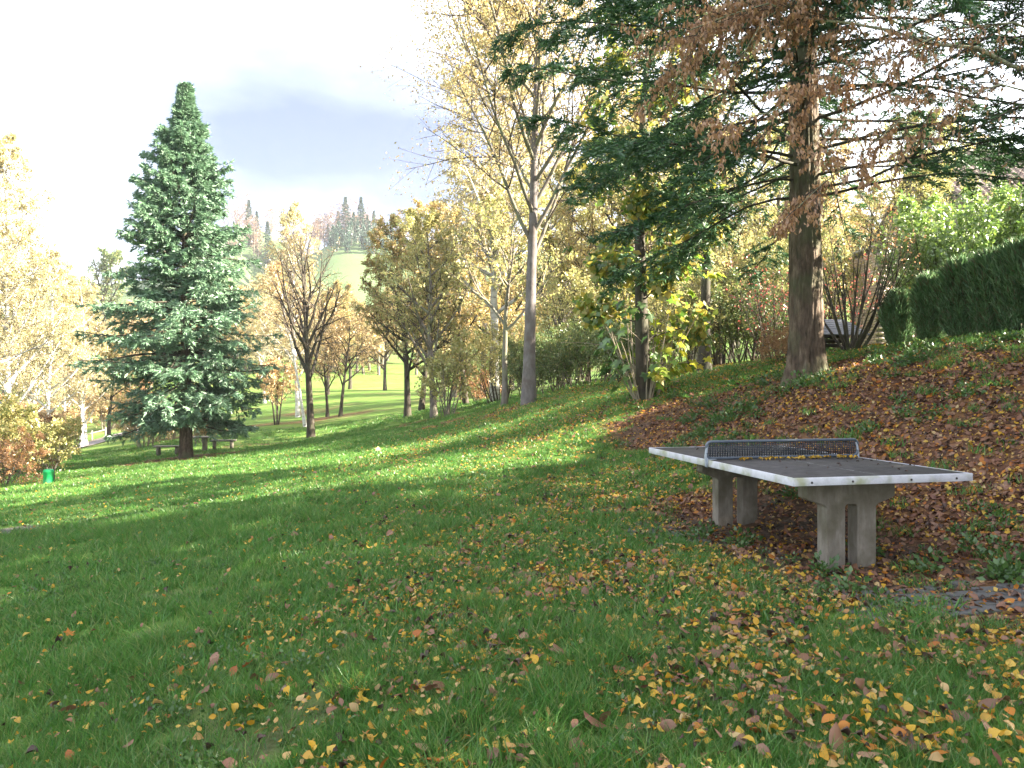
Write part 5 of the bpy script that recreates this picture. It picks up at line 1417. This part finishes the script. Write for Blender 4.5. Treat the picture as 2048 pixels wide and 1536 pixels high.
def slope_rot(x, y, rng, tilt, n):
    e = 0.05
    sx = (gz(x + e, y) - gz(x - e, y)) / (2 * e); sy = (gz(x, y + e) - gz(x, y - e)) / (2 * e)
    yaw = rng.random(n) * 2 * PI
    # euler XYZ: tilt in local frame approximated by slope + random
    out = np.empty((n, 3))
    for i in range(n):
        nrm = Vector((-sx[i] + rng.normal(0, tilt), -sy[i] + rng.normal(0, tilt), 1.0)).normalized()
        q = nrm.to_track_quat('Z', 'Y')
        m = q.to_matrix() @ Matrix.Rotation(yaw[i], 3, 'Z')
        out[i] = m.to_euler()
    return out
def infr(x, y, margin=1.12):
    return (np.abs(x) < 0.678 * y * margin + 0.4)

rng = np.random.default_rng(601)
def sample(ymin, ymax, dens, xlim=None):
    w = 0.678 * 1.15 * ymax + 0.6
    x0, x1 = (-w, w) if xlim is None else xlim
    n = int((x1 - x0) * (ymax - ymin) * dens)
    x = rng.uniform(x0, x1, n); y = rng.uniform(ymin, ymax, n)
    k = infr(x, y); return x[k], y[k]
gp, gi_, gs = [], [], []
for (y0, y1, dn, which, sc) in [(1.9, 4.5, 150, 'a', 1.0), (4.5, 7.5, 105, 'd', 1.05), (7.5, 12, 62, 'd', 1.25), (12, 20, 26, 'c', 1.0), (20, 32, 12, 'c', 1.2), (32, 46, 4.5, 'c', 1.5)]:
    x, y = sample(y0, y1, dn, None if y1 < 30 else (-30, 4))
    lit = litter_mask(x, y); so = soil_mask(x, y)
    dn2 = (1 - lit * 0.93) * (1 - np.clip(so * 1.1, 0, 1)) * (0.55 + 0.45 * smooth(fbm(x, y, 0.7, 71), 0.3, 0.55))
    k = rng.random(len(x)) < dn2
    x = x[k]; y = y[k]; n = len(x)
    if which == 'a':
        tall = smooth(fbm(x, y, 0.8, 81), 0.56, 0.68) * (x < 0.8)
        idx = np.where(rng.random(n) < tall * 0.55, rng.integers(5, 7, n), rng.integers(0, 5, n))
    elif which == 'd':
        tall = smooth(fbm(x, y, 0.8, 81), 0.56, 0.68) * (x < 0.8)
        idx = np.where(rng.random(n) < tall * 0.5, rng.integers(5, 7, n), rng.integers(10, 14, n))
    else:
        idx = rng.integers(7, 10, n)
    gp.append(np.stack([x, y, gz(x, y)], -1)); gi_.append(idx); gs.append(sc * (0.7 + 0.6 * rng.random(n)))
# litter-bank weeds and grass strip at the crest
gp = np.concatenate(gp); gi_ = np.concatenate(gi_); gs = np.concatenate(gs)
rot = np.stack([rng.normal(0, 0.12, len(gp)), rng.normal(0, 0.12, len(gp)), rng.random(len(gp)) * 6.28], -1)
go = scatter('grass', gp, rot, gs, gi_, GG); tag(go, 'short green grass of the park lawn', 'grass', None, 'stuff')
print('grass tufts', len(gp))

# fallen leaves
lx, ly, lk, lsz = [], [], [], []
for (y0, y1, dn) in [(2.0, 4.0, 900), (4.0, 7.0, 900), (7.0, 11, 640), (11, 16, 330), (16, 26, 150), (26, 45, 16)]:
    x, y = sample(y0, y1, dn, None if y1 < 30 else (-20, 3))
    lit = litter_mask(x, y); so = soil_mask(x, y)
    # thick under the trees on the right, thinning out to the left
    base = 0.06 + 0.94 * smooth(x + 0.12 * (y - 3) * (y < 12) + (fbm(x, y, 1.3, 91) - 0.5) * 2.2, -2.9, 2.2)
    base *= 0.3 + 0.8 * smooth(fbm(x, y, 0.5, 95), 0.38, 0.62) * (0.5 + 0.5 * smooth(vnoise(x, y, 0.16, 96), 0.3, 0.7))
    base = np.where(y > 11, base * 0.55 + 0.04, base)
    base = base + 0.75 * smooth(x, -4.5, -1.0) * smooth(y, 13, 15.5) * smooth(27 - y, 0, 4) * smooth(fbm(x, y, 1.1, 97), 0.32, 0.6)
    d = np.clip(base * 0.95 + lit * 0.85, 0, 1)
    uu_, tt0 = tab_uv(x, y)
    d = d * np.where((np.abs(uu_) < 1.0) & (tt0 > -0.3) & (tt0 < 2.9), 0.55, 1.0)
    d = d * np.where((tt0 > -1.0) & (tt0 < -0.25) & (uu_ > -0.6), 0.42, 1.0)
    k = rng.random(len(x)) < d
    x = x[k]; y = y[k]; lit = lit[k]; n = len(x)
    q = rng.random(n)
    kinds = np.where(q < 0.44, 0, np.where(q < 0.68, 1, np.where(q < 0.84, 2, np.where(q < 0.91, 3, np.where(q < 0.992, 4, 5)))))
    q2 = rng.random(n)
    kb = np.where(q2 < 0.18, 0, np.where(q2 < 0.32, 1, np.where(q2 < 0.74, 2, np.where(q2 < 0.84, 3, np.where(q2 < 0.995, 4, 5)))))
    kinds = np.where(rng.random(n) < lit * 0.92, kb, kinds)
    lx.append(x); ly.append(y); lk.append(kinds); lsz.append((0.42 + 0.7 * rng.random(n) ** 1.8) * np.where(kinds == 2, 1.25, 1.0))
lx = np.concatenate(lx); ly = np.concatenate(ly); lk = np.concatenate(lk); lsz = np.concatenate(lsz)
KN = ['yellow', 'tan', 'brown', 'orange', 'dark', 'maple']
lidx = np.array([KIDX[KN[k]][i % len(KIDX[KN[k]])] for k, i in zip(lk, rng.integers(0, 60, len(lk)))])
onlit = litter_mask(lx, ly)
lz = gz(lx, ly) + np.where(onlit > 0.5, 0.008, 0.022) + rng.random(len(lx)) * np.where(onlit > 0.5, 0.02, 0.042)
# keep the bodies of the table supports free
tu, tt_ = tab_uv(lx, ly)
blocked = (np.abs(tu) < 0.24) & ((np.abs(tt_ - 0.46) < 0.08) | (np.abs(tt_ - 2.28) < 0.08))
keep = ~blocked
lx, ly, lz, lidx, lsz, lk = lx[keep], ly[keep], lz[keep], lidx[keep], lsz[keep], lk[keep]
lrot = slope_rot(lx, ly, rng, 0.6, len(lx))
# the 300 leaves that show largest are things of their own
depth_score = lsz * np.where(lk == 5, 2.0, 1.0) / ly
vis = (np.abs(lx) < 0.67 * ly) & ((EYE - lz) / ly < 0.50) & (lk != 4)
order = np.argsort(-np.where(vis, depth_score, 0))[:292]
isbig = np.zeros(len(lx), bool); isbig[order] = True
lo = scatter('fallen_leaves', np.stack([lx, ly, lz], -1)[~isbig], lrot[~isbig], lsz[~isbig], lidx[~isbig], GL)
tag(lo, 'brown and yellow fallen leaves strewn over lawn and bank', 'leaf litter', None, 'stuff')
print('fallen leaves', len(lx))
KINDTXT = {0: 'yellow oval leaf', 1: 'pale tan oval leaf', 2: 'brown oval leaf', 3: 'orange oval leaf', 5: 'lobed maple leaf'}
def zone(x, y, z):
    u = 1024 + 1510 * x / y; v = 768 + 1510 * (EYE - z) / y
    col = ['in the far left corner', 'left of the middle', 'in the middle', 'right of the middle', 'below the table', 'in the right corner'][int(np.clip(u / 2048 * 6, 0, 5))]
    row = 'at the very bottom' if v > 1480 else ('near the bottom' if v > 1400 else ('a little way up' if v > 1310 else 'farther up'))
    return col, row
for i in order:
    o = link('fallen_leaf', LEAVES[lidx[i]][0], None, (lx[i], ly[i], lz[i] + 0.008), tuple(lrot[i]), float(lsz[i]))
    col_, row_ = zone(lx[i], ly[i], lz[i])
    size_ = 'large ' if lsz[i] > 0.98 else ('small ' if lsz[i] < 0.8 else '')
    lab = (size_ + KINDTXT[int(lk[i])] + ' ' + row_ + ', ' + col_)
    tag(o, lab, 'leaf', 'fallen leaves on the near grass: ' + lab)
# a few large single leaves that stand out
for (a, b, kind, sz, rz, tilt, lab) in [
        (1680, 1490, 'brown', 2.1, 0.35, 0.9, 'largest purplish brown leaf standing upright in the near grass'),
        (1190, 1442, 'brown', 1.7, 1.2, 0.4, 'large dark red leaf in the near grass below the table'),
        (1790, 1448, 'orange', 1.7, 2.0, 0.5, 'large russet leaf in the near grass at the right'),
        (757, 902, 'maple', 2.4, 0.5, 0.9, 'pale upright maple leaf standing alone on the sunlit lawn'),
        (140, 1272, 'maple', 1.1, 0.9, 0.5, 'dark red lobed leaf alone in the grass at the left')]:
    dr = np.array([(a - 1024) / 1510, 1, -(b - 768) / 1510]); Y = 2.0
    for s_ in np.arange(2.0, 40, 0.02):
        if EYE + dr[2] * s_ < g1(dr[0] * s_, s_) + 0.05: Y = s_; break
    ii_ = {'brown': KIDX['brown'][1], 'orange': KIDX['orange'][0], 'maple': KIDX['maple'][2 if a == 757 else 0]}[kind]
    o = link('large_fallen_leaf', LEAVES[ii_][0], None, (dr[0] * Y, Y, g1(dr[0] * Y, Y) + 0.05), (tilt, 0.2, rz), sz); tag(o, lab, 'leaf')
# leaves caught along the foot of the net and on the slab
def table_leaves():
    r = np.random.default_rng(641)
    n = 130
    t = np.where(r.random(n) < 0.6, 1.37 - np.abs(r.normal(0, 0.05, n)) - 0.03, r.uniform(0.1, 2.6, n)); u = r.uniform(-0.55, 0.7, n)
    w = T0[None] + u[:, None] * TU + t[:, None] * TT
    P = np.c_[w, np.full(n, 0.768) + r.random(n) * 0.008]
    small = r.random(n) < 0.45
    idx = np.where(small, KIDX['dark'][0], np.array(KIDX['yellow'])[r.integers(0, 5, n)])
    rot = np.stack([r.normal(0, 0.25, n), r.normal(0, 0.25, n), r.random(n) * 6.28], -1)
    near = np.abs(t - 1.3) < 0.14
    idx = np.where(near, np.array(KIDX['yellow'])[r.integers(0, 5, n)], KIDX['dark'][0])
    o = scatter('table_leaves', P, rot, np.where(near, 0.85, 0.45), idx, GL); tag(o, 'small leaves drifted against the net on the table', 'leaf litter', None, 'stuff')
table_leaves()
# low weeds on the bank
wd = bpy.data.collections.new('weed_sources')
for k in range(3):
    r = np.random.default_rng(660 + k); n = 60
    a = r.random(n) * 6.28; el = r.uniform(0.2, 1.2, n); d = r.uniform(0.03, 0.16, n)
    C = np.stack([np.cos(a) * np.cos(el) * d, np.sin(a) * np.cos(el) * d, np.sin(el) * d], -1)
    v, f = cards(r, C, C + r.normal(0, 0.05, (n, 3)), 0.045 * (0.6 + 0.8 * r.random(n)), 0.6)
    o = bpy.data.objects.new('w%d' % k, mesh_np('weed', v, [f], M_WEED)); wd.objects.link(o)
GW = gn_group('weed_scatter', wd)
x, y = sample(4.5, 16, 16, (1.2, 9)); k = (litter_mask(x, y) > 0.4) & (fbm(x, y, 0.8, 99) > 0.52) & (np.abs(tab_uv(x, y)[0]) > 0.3)
x, y = x[k], y[k]; n = len(x)
o = scatter('weeds', np.stack([x, y, gz(x, y)], -1), np.stack([np.zeros(n), np.zeros(n), rng.random(n) * 6.28], -1), 0.4 + 0.8 * rng.random(n), rng.integers(0, 3, n), GW)
tag(o, 'low green weeds among the leaves on the bank', 'weeds', None, 'stuff')
x, y = sample(2.2, 14, 26, None); k = (litter_mask(x, y) < 0.3) & (fbm(x, y, 1.1, 131) > 0.55); x, y = x[k], y[k]; n = len(x)
o = scatter('clover', np.stack([x, y, gz(x, y) - 0.01], -1), np.stack([np.zeros(n), np.zeros(n), rng.random(n) * 6.28], -1), 0.25 + 0.35 * rng.random(n), rng.integers(0, 3, n), GW)
tag(o, 'broad leaved weeds growing in the near lawn', 'weeds', None, 'stuff')

# ---------------------------------------------------------------- haze
hz, hnt = newmat('haze_air')
ho = nd(hnt, 'ShaderNodeOutputMaterial'); hv = nd(hnt, 'ShaderNodeVolumePrincipled')
hv.inputs['Color'].default_value = (0.93, 0.95, 1.0, 1); hv.inputs['Density'].default_value = 0.0004; hv.inputs['Anisotropy'].default_value = 0.35
hnt.links.new(hv.outputs[0], ho.inputs['Volume'])
m = MB(); m.box((0, 280, 45), (900, 760, 130)); o = link('haze', m.mesh('haze', hz)); tag(o, 'thin autumn haze over the valley', 'haze', None, 'stuff')
